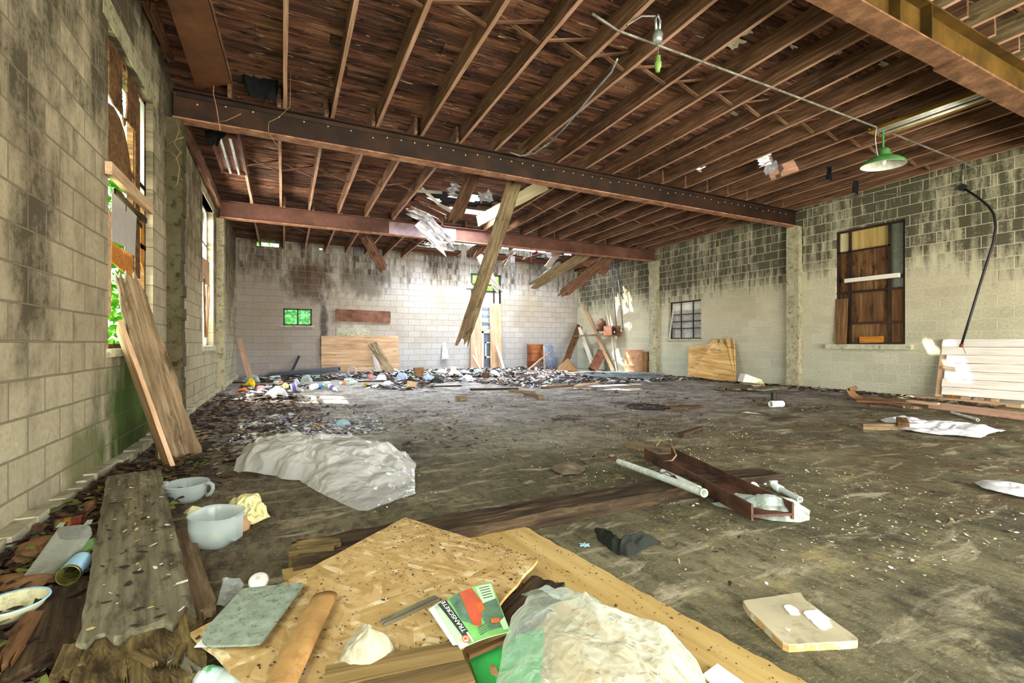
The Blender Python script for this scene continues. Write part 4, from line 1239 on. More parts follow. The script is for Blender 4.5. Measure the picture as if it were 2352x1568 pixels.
crumple('smear', [c + Vector((math.cos(q) * .04, math.sin(q) * .03, .02)) for q in [k * .6 for k in range(10)]], lambda x, y, t_: .04 * (1 - t_), W['yellowcloth'], rings=6, seg=.01, amp=.01, fr=30, parent=t)
crumple('work_glove', poly([(526, 1160, .05), (560, 1154, .06), (598, 1151, .06), (605, 1165, .05), (612, 1180, .03), (622, 1190, .01), (590, 1205), (565, 1213), (548, 1200), (540, 1180, .03)]), lambda x, y, t_: .045 * (1 - t_ ** 2), W['yellowcloth'], 'crumpled yellowish white work glove behind the taller jug', 'glove', rings=26, seg=.006, amp=.035, fr=24, seed=9)
crumple('work_glove', poly([(419, 1178), (432, 1170, .02), (455, 1167, .02), (468, 1170, .01), (452, 1181), (430, 1182)]), lambda x, y, t_: .025 * (1 - t_), W['yellowcloth'], 'pale glove finger scrap left of the taller jug', 'glove scrap', rings=8, seg=.008, amp=.01, fr=25, seed=10)
crumple('brown_scrap', poly([(545, 1212), (550, 1196, .02), (566, 1190, .03), (577, 1182, .05), (577, 1200, .02), (572, 1216), (548, 1228)]), lambda x, y, t_: .03 * (1 - t_), plain('tan_leather', '#b8946a', .7), 'tan leather scrap touching the right side of the taller jug', 'leather scrap', rings=8, seg=.008, amp=.008, fr=25, seed=11)
fboard('flat_stone', (517, 1139), (543, 1135), .04, .012, W['brownpaper'], 'small flat grey stone between the jugs and the plastic sheet', 'stone', rough=.006, s0=.01, s1=.02)

# big plastic sheet
def sheetf(x, y):
    d = x * SN + y * CS
    l = x * CS - y * SN
    q = (d - 3.08 - max(0.0, (-1.0 - l)) * .0) / .5
    return .16 + .84 * max(0.0, min(1.0, q))
crumple('plastic_sheet', poly([(538, 1086), (545, 1062, .06), (571, 1021, .12), (612, 1016, .13), (655, 1010, .15), (668, 1040, .10), (690, 1046, .06), (718, 1032, .09), (730, 1020, .12), (749, 1012, .14), (813, 1017, .12), (838, 1020, .11), (892, 1043, .08), (931, 1043, .07), (954, 1071, .02), (953, 1134), (843, 1173), (823, 1173), (729, 1131), (688, 1108), (647, 1107), (635, 1099), (559, 1092)]),
        lambda x, y, t_: .07 * (1 - t_ ** 1.5) * sheetf(x, y), W['sheet'], 'large crumpled white plastic sheet lying in the middle of the floor', 'plastic sheet', rings=100, seg=.013, amp=.085, fr=5.2, seed=14, nfold=170, ampf=sheetf)

# ================================================================ foreground, centre
fboard('threshold_timber', (668, 1262), (1600, 1098), .20, .085, W['dark'], 'long dark rotten timber lying across the floor behind the strand board', 'timber', s0=.05, s1=.06, rough=.014, ny=10, nx=40)
fboard('threshold_timber', (1570, 1098), (1780, 1081), .19, .06, W['dark'], 'dark timber end sticking out right of the rusty channel', 'timber', s0=.05, s1=.06, rough=.012, ny=8)
fboard('rotten_stub', (664, 1255), (790, 1240), .10, .10, W['rot'], 'yellow rotten stub at the left end of the long dark timber', 'wood stub', s0=.06, s1=.05, rough=.02, ny=8)
A, B, C_ = P(930, 1187, z=.115), P(1235, 1285, z=.115), P(437, 1452, z=.115)
D = B + (C_ - A)
e1 = math.atan2((C_ - A).y, (C_ - A).x)
o = slab('strand_board', [A, C_, C_ + (D - C_) * .62, C_ + (D - C_) * 1.0, B], .012, W['osb'], 'big tan strand board with black flecks lying in the foreground', 'strand board', ang=e1, seg=.05, wob=.004)
# sprung corner: the sheet is a flat slab resting on the timber
a, b, d_ = P(1195, 1203, z=.028), P(1868, 1576, z=.028), P(1095, 1222, z=.028)
pd = (d_ - a).normalized()
slab('plywood_sheet', [a, a + pd * 1.15, b + pd * 1.15, b], .018, W['ply'], 'long yellow plywood sheet under the strand board running to the bottom edge', 'plywood', ang=math.atan2((b - a).y, (b - a).x), seg=.04, wob=.006)
fboard('wet_block', (1172, 1420), (1262, 1326), .135, .05, W['dark'], 'dark wet wood block poking out under the corner of the strand board', 'wood block', z=.03, s0=.02, s1=.02, rough=.01, ny=8)
fboard('wood_strip', (876, 1428), (1004, 1370), .032, .010, W['grey'], 'thin grey wood slat lying on the strand board', 'slat', z=.115, s0=.01, rough=.002)
# rounded mat sheet
pts = poly([(697, 1340), (690, 1337), (560, 1350), (552, 1355), (470, 1445), (465, 1455), (464, 1470), (474, 1480), (490, 1482), (580, 1479), (597, 1476), (606, 1468), (690, 1352)], .14)
slab('rubber_mat', pts, .006, W['mat'], 'grey green square mat with rounded corners on the strand board', 'mat')
slab('paper_sheet', poly([(446, 1485), (500, 1430), (520, 1440), (600, 1476), (560, 1481)], .125), .002, W['paper'], 'pale paper sticking out under the grey green mat', 'paper')
# cardboard roll
p0, p1 = P(745, 1360, z=.155), P(628, 1590, z=.155)
ax = (p1 - p0).normalized(); sd = ax.cross(UP).normalized()
t = thing('cardboard_roll', 'brown curled cardboard strip lying right of the grey green mat', 'cardboard', tuple(p0))
MB().grid(lambda u, v: p0 + ax * (v * (p1 - p0).length + .01 * math.sin(u * 5)) + sd * (math.cos(math.pi * (u * 1.25 - .12)) * .038) + UP * (math.sin(math.pi * (u * 1.25 - .12)) * .022 - .016), 18, 14).build('curled_face', W['cardb'], t, smooth=True, solid=.003)
crumple('crinkled_film', poly([(497, 1395, .03), (503, 1375, .05), (510, 1343, .08), (535, 1350, .07), (560, 1347, .07), (540, 1375, .06), (515, 1398, .03)]), lambda x, y, t_: .03 * (1 - t_), W['film'], 'crinkled clear film behind the grey green mat', 'plastic film', rings=12, seg=.012, amp=.03, fr=16, seed=13)
c = P(594, 1338, z=.05)
o = MB().lathe([(0, .022), (.03, .022), (.036, .016), (.036, 0), (.033, 0), (.033, .014), (0, .018)], 24, Matrix.Translation(c) @ Matrix.Rotation(.5, 4, 'X')).build('jar_lid', W['enamel'], smooth=True)
tag(o, 'round white lid peeking over the edge of the strand board', 'lid')
# brochure
qa, qb, qc, qd = P(1000, 1394, z=.17), P(1057, 1490, z=.155), P(1173, 1451, z=.155), P(1128, 1338, z=.17)
def S(u, v, h=0.0):
    p = qa.lerp(qd, u).lerp(qb.lerp(qc, u), v)
    p.z += .014 * math.sin(math.pi * u) * (1 - v * .6) + h
    return p
t = thing('brochure', 'green brochure with an orange machine printed on its cover, on the strand board', 'brochure', tuple(S(.5, .5)))
W['bgreen'] = plain('printed_green', '#7fc06a', .45, 0, .5, var=.3, scale=14)
W['bpale'] = plain('printed_pale_green', '#c4e6b8', .45, 0, .5, var=.1)
W['bdark'] = plain('printed_dark_grey', '#37433c', .45, 0, .5, var=.2)
W['bgrey'] = plain('printed_grey_green', '#5f7f64', .45, 0, .5, var=.4, scale=30)
W['borange'] = plain('printed_orange', '#e0702e', .45, 0, .5, var=.15)
W['bred'] = plain('printed_red_orange', '#c2583a', .45, 0, .5, var=.2, scale=20)
W['ink'] = plain('print_black', '#20261f', .5)
MB().grid(lambda u, v: S(u, v), 14, 10).build('cover', W['bpale'], t, smooth=True, solid=.002)
MB().prism([P(985, 1398, z=.165), P(1040, 1480, z=.15), P(1060, 1478, z=.15), P(1012, 1380, z=.165)], .002).build('back_page', W['paper'], t)
def ink(name, uv, mat, h=.0022):
    # filled shape on the cover, subdivided so that it follows the bend
    n = len(uv)
    cu, cv = sum(p[0] for p in uv) / n, sum(p[1] for p in uv) / n
    vs, fs = [], []
    K, R_ = 6, 4
    ring = []
    for i in range(n):
        a, b = uv[i], uv[(i + 1) % n]
        for k in range(K): ring.append((a[0] + (b[0] - a[0]) * k / K, a[1] + (b[1] - a[1]) * k / K))
    m = len(ring)
    vs.append(S(cu, cv, h))
    for r_ in range(1, R_ + 1):
        for (u, v) in ring: vs.append(S(cu + (u - cu) * r_ / R_, cv + (v - cv) * r_ / R_, h))
    for k in range(m): fs.append((0, 1 + k, 1 + (k + 1) % m))
    for r_ in range(R_ - 1):
        b = 1 + r_ * m
        for k in range(m): fs.append((b + k, b + m + k, b + m + (k + 1) % m, b + (k + 1) % m))
    return MB().add(vs, fs).build(name, mat, t)
ink('printed_field', [(.20, 0), (1, 0), (1, 1), (.16, 1), (.16, .75)], W['bgreen'], .0014)
ink('printed_track', [(.22, .02), (.42, .0), (.40, .72), (.24, .55)], W['bgrey'], .0018)
ink('printed_shade', [(.55, .45), (.98, .30), (.98, .9), (.62, .9)], W['bgrey'], .0018)
ink('printed_note', [(.68, .03), (.99, .03), (.97, .36), (.70, .40)], W['bpale'], .0024)
ink('printed_machine', [(.40, .02), (.62, .02), (.70, .42), (.60, .58), (.50, .80), (.38, .72)], W['bred'], .0028)
ink('printed_chute', [(.56, .40), (.68, .36), (.70, .52), (.60, .55)], W['borange'], .0032)
ink('printed_chute', [(.72, .72), (.88, .74), (.88, .82), (.70, .80)], W['borange'], .0032)
ink('printed_band', [(.04, -.01), (.17, .0), (.26, .86), (.14, .90)], W['bdark'], .0030)
for k in range(5): ink('printed_line', [(.74, .08 + k * .055), (.93, .075 + k * .055), (.93, .09 + k * .055), (.74, .095 + k * .055)], W['ink'], .0030)
for k in range(4): ink('printed_mesh', [(.42, .80 + k * .04), (.62, .76 + k * .04), (.62, .775 + k * .04), (.42, .815 + k * .04)], W['bgrey'], .0030)
ink('printed_poster', [(.86, .80), (.99, .74), (.99, .95), (.88, .96)], W['bpale'], .0030)
ring = [(.16 + .065 * math.cos(q), .90 + .075 * math.sin(q)) for q in [k * .3927 for k in range(16)]]
ink('printed_roundel', ring, W['borange'], .0036)
ring2 = [(.155 + .045 * math.cos(q), .90 + .052 * math.sin(q)) for q in [k * .3927 for k in range(16)]]
ink('roundel_ring', ring2, W['paper'], .0040)
ring3 = [(.155 + .033 * math.cos(q), .90 + .038 * math.sin(q)) for q in [k * .3927 for k in range(16)]]
ink('roundel_field', ring3, W['borange'], .0044)
ink('printed_tab', [(.21, .80), (.245, .80), (.265, 1.0), (.235, 1.0)], W['paper'], .0040)
def lettering(body, start, direction, size, parent, mat, name='lettering'):
    cu = bpy.data.curves.new(name, 'FONT')
    cu.body = body
    cu.size = size
    cu.extrude = .0004
    tmp = bpy.data.objects.new('tmp', cu)
    COL.objects.link(tmp)
    dg = bpy.context.evaluated_depsgraph_get()
    me = bpy.data.meshes.new_from_object(tmp.evaluated_get(dg))
    bpy.data.objects.remove(tmp)
    o = bpy.data.objects.new(name, me)
    COL.objects.link(o)
    me.materials.clear(); me.materials.append(mat)
    x = direction.normalized(); z = Vector((0, 0, 1)); z = (z - x * z.dot(x)).normalized(); y = z.cross(x)
    M = Matrix((x, y, z)).transposed().to_4x4(); M.translation = start
    o.parent = parent; o.matrix_parent_inverse = WM[parent.name].inverted(); o.matrix_basis = M
    xs = [v.co.x for v in me.vertices]
    return o, (max(xs) - min(xs))
s0, s1 = S(.222, .80, .008), S(.138, .04, .008)
o, wd = lettering('TRANSCRETE', s0, s1 - s0, .02, t, W['paper'])
o.matrix_basis = o.matrix_basis @ Matrix.Diagonal(((s1 - s0).length / wd, .95, 1, 1))
# make the letters follow the bend of the page
Mi = o.matrix_basis
for v in o.data.vertices: pass
s0, s1 = S(.175, .945, .0052), S(.135, .87, .0052)
o2, wd2 = lettering('R', s0, s1 - s0, .012, t, W['paper'])
# green board, dead leaf, clear bag, tile, towel, brown boards, bottle
slab('green_board', poly([(1078, 1514), (1162, 1466), (1250, 1440), (1240, 1600), (1110, 1600)], .10), .012, W['lime'], 'bright green board under the foreground plastic bag', 'board')
crumple('dry_leaf', poly([(1123, 1530), (1132, 1525), (1140, 1532), (1145, 1545), (1141, 1556), (1128, 1548)], .112), lambda x, y, t_: .006 * (1 - t_), W['cardd'], 'small dry brown leaf on the green board', 'leaf', rings=5, seg=.006, amp=.004, fr=40, seed=15)
crumple('plastic_bag', poly([(1195, 1368, .17), (1237, 1358, .19), (1271, 1377, .17), (1324, 1408, .16), (1334, 1400, .18), (1361, 1428, .15), (1467, 1492, .11), (1543, 1506, .10), (1596, 1520, .09), (1622, 1580, .05), (1600, 1680, .05), (1350, 1720, .10), (1120, 1690, .11), (1141, 1570, .12), (1155, 1498, .13), (1178, 1426, .14), (1215, 1374, .14)]),
        lambda x, y, t_: .075 * (1 - t_ ** 1.6), W['film'], 'large crumpled clear plastic bag at the bottom of the picture', 'plastic bag', rings=90, seg=.0085, amp=.05, fr=6.5, seed=16, nfold=80)
slab('white_tile', poly([(1612, 1549), (1648, 1523), (1735, 1585), (1690, 1610)], .045), .006, W['paper'], 'white sheet corner at the bottom edge right of the clear bag', 'sheet')
crumple('towel', poly([(775, 1535, .12), (790, 1490, .13), (815, 1462, .15), (838, 1455, .17), (860, 1475, .16), (885, 1492, .13), (908, 1500, .12), (890, 1525, .12), (850, 1545, .12), (800, 1548, .12)]), lambda x, y, t_: .05 * (1 - t_ ** 2), W['towel'], 'fluffy pale towel scrap behind the brown boards', 'towel', rings=24, seg=.006, amp=.02, fr=20, seed=17)
fboard('brown_board', (745, 1552), (1060, 1490), .085, .018, W['tanboard'], 'brown board lying at the bottom edge, farther one of the two', 'board', z=.125, rough=.002)
fboard('brown_board', (840, 1600), (1078, 1534), .10, .018, W['tanboard'], 'brown board lying at the bottom edge, nearer one of the two', 'board', z=.125, rough=.002)
fboard('wood_lath', (1075, 1500), (1165, 1462), .018, .012, W['plydark'], 'thin dark lath between the brochure and the green board', 'lath', z=.115)
# water bottle
def bottle(label, p0, p1, r, cap='#e8ecee', lab=None, mat=None, group=None, labr=(.35, .72), cat='bottle'):
    p0, p1 = Vector(p0), Vector(p1)
    z = (p1 - p0).normalized()
    x = z.orthogonal().normalized(); y = z.cross(x)
    Mm = Matrix((x, y, z)).transposed().to_4x4(); Mm.translation = p0
    L = (p1 - p0).length
    t = thing('bottle', label, cat, tuple(p0), group)
    MB().lathe([(0, .004), (r * .8, 0), (r, r * .25), (r, L * .3), (r * .93, L * .33), (r, L * .36), (r, L * .68), (r * .85, L * .76), (r * .42, L * .88), (r * .38, L * .93), (0, L * .93)], 20, Mm).build('body', mat or W['bottle'], t, smooth=True)
    MB().lathe([(0, L * .92), (r * .44, L * .92), (r * .44, L), (0, L)], 14, Mm).build('cap', plain('cap_' + cap[1:], cap, .4), t, smooth=True)
    if lab: MB().lathe([(r * 1.02, L * labr[0]), (r * 1.02, L * labr[1])], 20, Mm).build('label_band', lab, t, smooth=True)
    return t
W['waterlabel'] = plain('white_blue_label', '#bfe0d8', .4, dirt='#4a9a58')
bottle('clear water bottle with a blue white and green label at the lower left', P(545, 1580, z=.05), P(437, 1552, z=.06), .036, '#9adfb0', W['waterlabel'], labr=(.42, .66))

# ================================================================ right foreground and middle floor
tp = poly([(1707, 1379), (1716, 1377), (1838, 1360), (1851, 1378), (1862, 1385), (1969, 1464), (1968, 1470), (1812, 1479), (1798, 1474), (1720, 1400)], .026)
t = thing('stone_slab', 'square beige stone slab with white plaster patches on the dark floor', 'slab', tuple(tp[0]))
slab('stone', tp, .026, W['tilec'], parent=t, seg=.03, wob=.003)
slab('edge_face', [p + (p - sum(tp, Vector()) / len(tp)).normalized() * .002 - UP * .005 for p in tp], .018, W['tileedge'], parent=t, seg=.03, wob=.003)
for q in ([(1800, 1392), (1815, 1388), (1835, 1400), (1838, 1410), (1815, 1410)], [(1850, 1402), (1875, 1398), (1905, 1420), (1912, 1438), (1890, 1445), (1868, 1430), (1850, 1412)], [(1802, 1441), (1815, 1444), (1812, 1449)]):
    slab('plaster_patch', poly(q, .0285), .002, W['tilewhite'], parent=t, seg=.012, wob=.006)
# rusty channel
p0, p1 = P(1512, 1040, z=.05), P(1775, 1175, z=.075)
ax = (p1 - p0).normalized(); sd = UP.cross(ax).normalized()
t = thing('steel_channel', 'rusty steel channel lying across the dark timber on the floor', 'steel channel', tuple(p0))
Ml = frame_of(p0, p1)
L = (p1 - p0).length
MB().box(0, L, -.12, .12, -.026, -.012).build('channel_web', W['rust'], t, M=Ml)
for s in (-1, 1): MB().box(0, L, s * .12 - .006, s * .12 + .006, -.045, .045).build('channel_flange', W['rust'], t, M=Ml)
c = MB().tube([p0 + ax * .12 - sd * .07 + UP * .09, p0 + ax * .05 + UP * .12, p0 + ax * .15 + sd * .05 + UP * .10, p0 + ax * .4 - sd * .03 + UP * .07, p0 + ax * .52 - sd * .12 + UP * .06, p0 + ax * .42 - sd * .14 + UP * .03], .006, 6).build('loose_wire', W['drywire'], smooth=True)
tag(c, 'loose brown wire looped over the far end of the rusty channel', 'wire')
fboard('timber_offcut', (1441, 1015), (1560, 1036), .07, .05, W['old'], 'brown timber offcut pointing away from the far end of the channel', 'timber offcut')
def pipe(label, p0, p1, r, mat, name='white_tube', cat='tube', hollow=True, group=None):
    p0, p1 = Vector(p0), Vector(p1)
    z = (p1 - p0).normalized(); x = z.orthogonal().normalized(); y = z.cross(x)
    Mm = Matrix((x, y, z)).transposed().to_4x4(); Mm.translation = p0
    L = (p1 - p0).length
    return tag(MB().lathe([(r * .75, .0), (r, 0), (r, L), (r * .75, L), (r * .75, .0)], 18, Mm).build(name, mat, smooth=False), label, cat, group)
pipe('long white tube lying left of the rusty channel', P(1421, 1060, z=.03), P(1618, 1132, z=.145), .024, W['tube'])
pipe('thinner white tube crossing under the long white tube', P(1522, 1082, z=.05), P(1606, 1122, z=.115), .018, W['tube'])
c = MB().tube([P(1509, 1099, z=.07), P(1518, 1087, z=.125), P(1532, 1083, z=.12), P(1546, 1092, z=.07)], .004, 6).build('tie_wire', W['black'], smooth=True)
tag(c, 'thin black wire wrapped round the white tubes', 'wire')
t = thing('tube_with_elbow', 'short white tube with a broken elbow fitting right of the channel', 'tube', tuple(P(1800, 1130, z=0)))
q0, q1 = P(1788, 1121, z=.02), P(1838, 1147, z=.02)
z = (q1 - q0).normalized(); x = z.orthogonal().normalized(); y = z.cross(x); Mm = Matrix((x, y, z)).transposed().to_4x4(); Mm.translation = q0
L = (q1 - q0).length
MB().lathe([(.014, 0), (.019, 0), (.019, L), (.014, L), (.014, 0)], 18, Mm).build('pipe', W['tube'], t)
MB().tube([q0 + z * .03, q0 - z * .03, q0 - z * .055 + UP * .012, q0 - z * .06 + UP * .035], .026, 12).build('elbow', W['tube'], t, smooth=True)
crumple('plastic_bag', poly([(1634, 1157), (1660, 1150, .03), (1690, 1151, .03), (1740, 1170, .05), (1765, 1166, .07), (1800, 1168, .07), (1830, 1171, .04), (1861, 1176, .02), (1858, 1195), (1830, 1205), (1770, 1200), (1720, 1190), (1680, 1176)]), lambda x, y, t_: .055 * (1 - t_ ** 1.5), W['filmsoft'], 'pale green crumpled plastic bag at the near end of the rusty channel', 'plastic bag', rings=30, seg=.01, amp=.035, fr=11, seed=18)
for i, (x, y, l) in enumerate(((1717, 1110, 'nearest the channel'), (1755, 1106, 'beside the tube elbow'), (1735, 1113, 'lying between the other two'))):
    blob('white_shard', x - 12, y - 7, x + 12, y + 7, W['tube'], 'small broken white plastic shard by the rusty channel, %s' % l, 'shard', seed=20 + i, amp=.008)
fboard('timber_offcut', (1564, 994), (1609, 980), .06, .05, W['dark'], 'short dark timber offcut alone on the mid floor behind the channel', 'timber offcut')
crumple('dark_rag', poly([(1366, 1224, .02), (1385, 1232, .03), (1400, 1250, .03), (1430, 1262, .02), (1455, 1252, .03), (1490, 1244, .03), (1518, 1252), (1490, 1263), (1462, 1278), (1440, 1284), (1405, 1272), (1375, 1250)]), lambda x, y, t_: .02 * (1 - t_), W['darkcloth'], 'twisted black green glove or rag on the floor right of the plywood', 'rag', rings=14, seg=.01, amp=.045, fr=18, seed=19, centre=P(1425, 1268, z=.02))
star = []
c = P(1343, 1250, z=.012)
for k in range(12):
    q = k * math.pi / 6; rr = .028 if k % 2 == 0 else .012
    star.append(c + Vector((math.cos(q) * rr, math.sin(q) * rr, 0)))
slab('paper_flower', star, .004, W['skyblue'], 'tiny pale blue flower shaped scrap beside the dark rag', 'paper flower')
crumple('crumpled_paper', poly([(1262, 1076), (1285, 1066), (1320, 1064), (1346, 1078), (1330, 1090), (1292, 1092)], .01), lambda x, y, t_: .015 * (1 - t_), W['brownpaper'], 'flattened brown crumpled paper in the middle of the floor', 'paper', rings=10, seg=.03, amp=.02, fr=9, seed=21)
crumple('lace_cloth', poly([(2020, 965), (2060, 960), (2110, 968), (2200, 975), (2310, 990), (2270, 1000), (2255, 1008), (2160, 1000), (2100, 992), (2060, 985)], .01), lambda x, y, t_: .015 * (1 - t_), W['whitecloth'], 'spread white lacy cloth on the floor before the white planks', 'cloth', rings=30, seg=.035, amp=.05, fr=8, seed=22)
fboard('timber_offcut', (1976, 972), (2079, 972), .09, .07, W['old'], 'brown timber offcut lying at the left end of the lacy cloth', 'timber offcut')
fboard('timber_offcut', (2070, 958), (2076, 970), .10, .05, W['plydark'], 'small dark wood piece standing behind the offcut by the lacy cloth', 'wood piece', z=.05)
pipe('short white pipe lying on the floor before the white planks', P(2186, 947, z=.02), P(2246, 964, z=.02), .018, W['tube'], 'white_pipe', 'pipe')
crumple('white_rag', poly([(2238, 1109), (2290, 1116), (2345, 1122), (2400, 1130), (2400, 1150), (2340, 1144), (2290, 1132), (2255, 1122)], .01), lambda x, y, t_: .02 * (1 - t_), W['whitecloth'], 'long cream white rag at the right edge of the picture', 'rag', rings=12, seg=.03, amp=.03, fr=10, seed=23)
o = MB().lathe([(0, .004), (.3, .004), (.33, .012), (.36, .004), (.36, 0)], 40, Matrix.Translation(P(1488, 935, z=0))).build('drain_cover', W['black'], smooth=False)
tag(o, 'round black drain cover set in the floor', 'drain cover')
fboard('curled_board', (1532, 934), (1612, 930), .16, .02, W['plydark'], 'flat dark brown board right of the drain cover', 'board', rough=.01)
pipe('little black pipe stub standing on the floor near the right wall', P(1777, 918, z=0), P(1777, 918, z=0) + UP * .13, .045, W['black'], 'pipe_stub', 'pipe')
pipe('white paper roll lying left of the curled carpet', P(1770, 928, z=.05), P(1797, 927, z=.05), .05, W['paper'], 'paper_roll', 'paper roll')
# ================================================================ hanging and fallen roof timbers
def hung(name, a, da, b, db, w, t, mat, label, cat='timber', up=None, **k):
    p0, p1 = P(a[0], a[1], d=da), P(b[0], b[1], d=db)
    v = ((p0 + p1) / 2 - Vector((0, 0, HC))).normalized()
    u = up or (-v + Vector((.15, 0, .1)))
    return board(name, p0, p1, w, t, mat, label, cat, up=u, **k)
hung('broken_joist', (1187, 405), 8.35, (1058, 800), 9.6, .26, .05, W['old'], 'long broken roof joist hanging down before the back doorway', 'joist', rough=.012, s1=.25)
hung('broken_joist', (1089, 398), 8.6, (1034, 526), 9.3, .24, .05, W['joist2'], 'shorter broken roof joist hanging beside the hole in the roof', 'joist', rough=.012, s1=.4)
hung('broken_joist', (838, 543), 12.6, (884, 624), 12.9, .26, .06, W['joist2'], 'dark broken timber hanging under the farthest beam at the left', 'joist', rough=.01, s1=.15)
hung('broken_joist', (1385, 560), 14.5, (1217, 662), 14.2, .27, .05, W['old'], 'grey broken joist slanting down left below the farthest beam', 'joist', rough=.012, s1=.3)
hung('broken_joist', (1425, 572), 14.8, (1281, 684), 14.4, .29, .05, W['joist'], 'brown splintered joist slanting down left, nearest the right wall', 'joist', rough=.012, s1=.35)
hung('broken_joist', (1100, 585), 15.2, (1152, 680), 15.0, .22, .03, W['greywhite'], 'grey white board hanging across the transom of the back doorway', 'board', rough=.01, s1=.3)
hung('broken_joist', (1330, 590), 15.0, (1394, 626), 14.6, .30, .06, W['rustlight'], 'reddish broken timber end jutting right below the farthest beam', 'timber', rough=.01, s1=.05)
hung('broken_board', (1290, 600), 15.3, (1232, 646), 15.2, .14, .03, W['greywhite'], 'pale split board hanging beyond the farthest beam, left of the slanting joists', 'board', rough=.01, s1=.2, s0=.1)
hung('broken_board', (1178, 588), 15.0, (1180, 642), 14.9, .13, .02, W['silver'], 'short silvery strip hanging right of the doorway transom', 'metal strip', rough=.01, s1=.15)
hung('broken_board', (1338, 632), 14.9, (1341, 668), 14.9, .05, .03, W['plydark'], 'short brown stick hanging by the corner of the far walls', 'stick')
hung('metal_flashing', (968, 503), 10.4, (1038, 580), 10.7, .42, .012, W['silver'], 'crumpled silver flashing hanging over the farthest beam', 'flashing', rough=.03, s1=.45, ny=8)
hung('metal_flashing', (925, 480), 10.2, (988, 505), 10.4, .16, .01, W['silver'], 'pale torn flashing strip left of the hanging silver piece', 'flashing', rough=.03, s0=.2, s1=.05)
hung('metal_flashing', (1022, 428), 9.3, (1062, 440), 9.4, .25, .012, W['silver'], 'torn bluish flashing scrap by the edge of the roof hole', 'flashing', rough=.04, s0=.2, s1=.2)
hung('metal_flashing', (1098, 432), 9.3, (1128, 470), 9.6, .26, .012, W['silver'], 'torn silver scrap between the two hanging joists', 'flashing', rough=.04, s0=.2, s1=.2)
hung('white_batten', (968, 432), 9.6, (1008, 468), 10.0, .06, .04, W['white'], 'white batten dropping from the roof hole at the left', 'batten')
hung('white_batten', (1010, 470), 10.0, (1048, 492), 10.3, .06, .04, W['greywhite'], 'white batten dropping from the roof hole beside the shorter hanging joist', 'batten')
hung('white_batten', (955, 438), 9.5, (1015, 442), 9.7, .06, .04, W['greywhite'], 'level white batten under the roof hole', 'batten')
hung('broken_joist', (1258, 420), 9.0, (1098, 508), 10.9, .24, .045, W['glow'], 'pale joist along the right edge of the roof hole', 'joist', up=(.7, .2, .1), rough=.01)  # pale yellow wood, lighter than the other joists
for i, (a, b, l) in enumerate((((955, 452), (1052, 492), 'nearest the beam'), ((948, 465), (1035, 505), 'in the middle'), ((940, 478), (1015, 512), 'farthest from the beam'))):
    hung('sagging_plank', a, 9.9 + .15 * i, b, 10.6 + .15 * i, .15, .025, W['deck%d' % i], 'sagging reddish roof plank under the hole in the roof, %s' % l, 'plank', rough=.006, s1=.2, up=(0, -.5, -1))
# collapsed sheathing in the last bay
r = random.Random(31)
for i in range(12):
    x = 5.0 + i * .42
    ya = r.uniform(13.2, 14.2)
    p0 = Vector((x + r.uniform(-.2, .2), ya, zj(ya) + r.uniform(-.05, .2)))
    p1 = p0 + Vector((r.uniform(-.7, .7), r.uniform(.5, 1.4), r.uniform(-.55, -.1)))
    if p1.y > 15.6: p1.y = 15.6
    board('fallen_sheathing', p0, p1, r.uniform(.14, .3), .025, W['deck%d' % (i % 3)] if i % 4 else W['greywhite'], 'broken roof sheathing board hanging in the collapsed last bay, %s from the left' % ORD[i], 'sheathing board', 'fallen sheathing in the last bay', rough=.012, s0=.1, s1=.3, up=(r.uniform(-.4, .4), -.3, 1))
for i in range(7):
    x = 4.3 + i * .9
    board('joist_stub', (x, 11.5, zj(11.5) + .10), (x + r.uniform(-.15, .15), 12.3 + r.uniform(0, 1.1), zj(12) + r.uniform(-.15, .06)), .045, .23, W['joist'], 'broken joist stub left on the farthest beam over the collapsed bay, %s from the left' % ORD[i], 'joist', 'joist stubs on the farthest beam', s1=.4, rough=.006, ny=4)

# ================================================================ along the back wall
def drum(label, px, pyb, pyt, r, mat, Y=None, ribs=True):
    c = P(px, pyb, Y=Y) if Y else P(px, pyb, z=0)
    c.z = 0
    h = (pyb - pyt) / FPX * depth(c)
    h = P(px, pyt, Y=c.y).z if Y else h
    t = thing('oil_drum', label, 'drum', tuple(c))
    pr = [(0, .01), (r, .01), (r, 0), (r * 1.02, .01), (r, .03)]
    for q in (.35, .68): pr += [(r, h * q - .015), (r * 1.03, h * q), (r, h * q + .015)]
    pr += [(r, h - .03), (r * 1.02, h - .012), (r, h), (r * .96, h), (r * .96, h - .02), (0, h - .02)]
    MB().lathe(pr, 28, Matrix.Translation(c)).build('shell', mat, t, smooth=True)
    return t
W['drumrust'] = metal('rust_yellow_drum', '#5a2c18', '#8c4f2a', '#c08a48', .7, .2, 1.6)
W['drumtan'] = plain('tan_drum', '#b98e6e', .6, .0, .3, dirt='#94684c')
drum('rusty steel drum with two hoops standing at the back wall', 1229, 846, 790, .30, W['drumrust'], Y=15.3)
drum('tan drum standing by the right wall in the last bay', 1456, 858, 803, .30, W['drumtan'], Y=12.05)
drum('brown drum half hidden behind the tan drum', 1478, 857, 807, .24, W['cardd'], Y=11.95)
def stick(name, a, Ya, b, Yb, w, t, mat, label, cat='board', **k):
    """a board leaning: a on the floor, b its top"""
    p0 = P(a[0], a[1], Y=Ya); p0.z = .02
    p1 = P(b[0], b[1], Y=Yb)
    k.setdefault('up', (0, -1, .1))
    return board(name, p0, p1, w, t, mat, label, cat, **k)
stick('leaning_board', (1268, 847), 15.4, (1258, 792), 15.75, .42, .03, W['bluepaint'], 'blue grey painted board leaning right of the rusty drum', s1=.1)
stick('white_post', (1250, 845), 15.1, (1248, 795), 15.3, .08, .05, W['white'], 'short white post standing between the drum and the blue grey board', 'post')
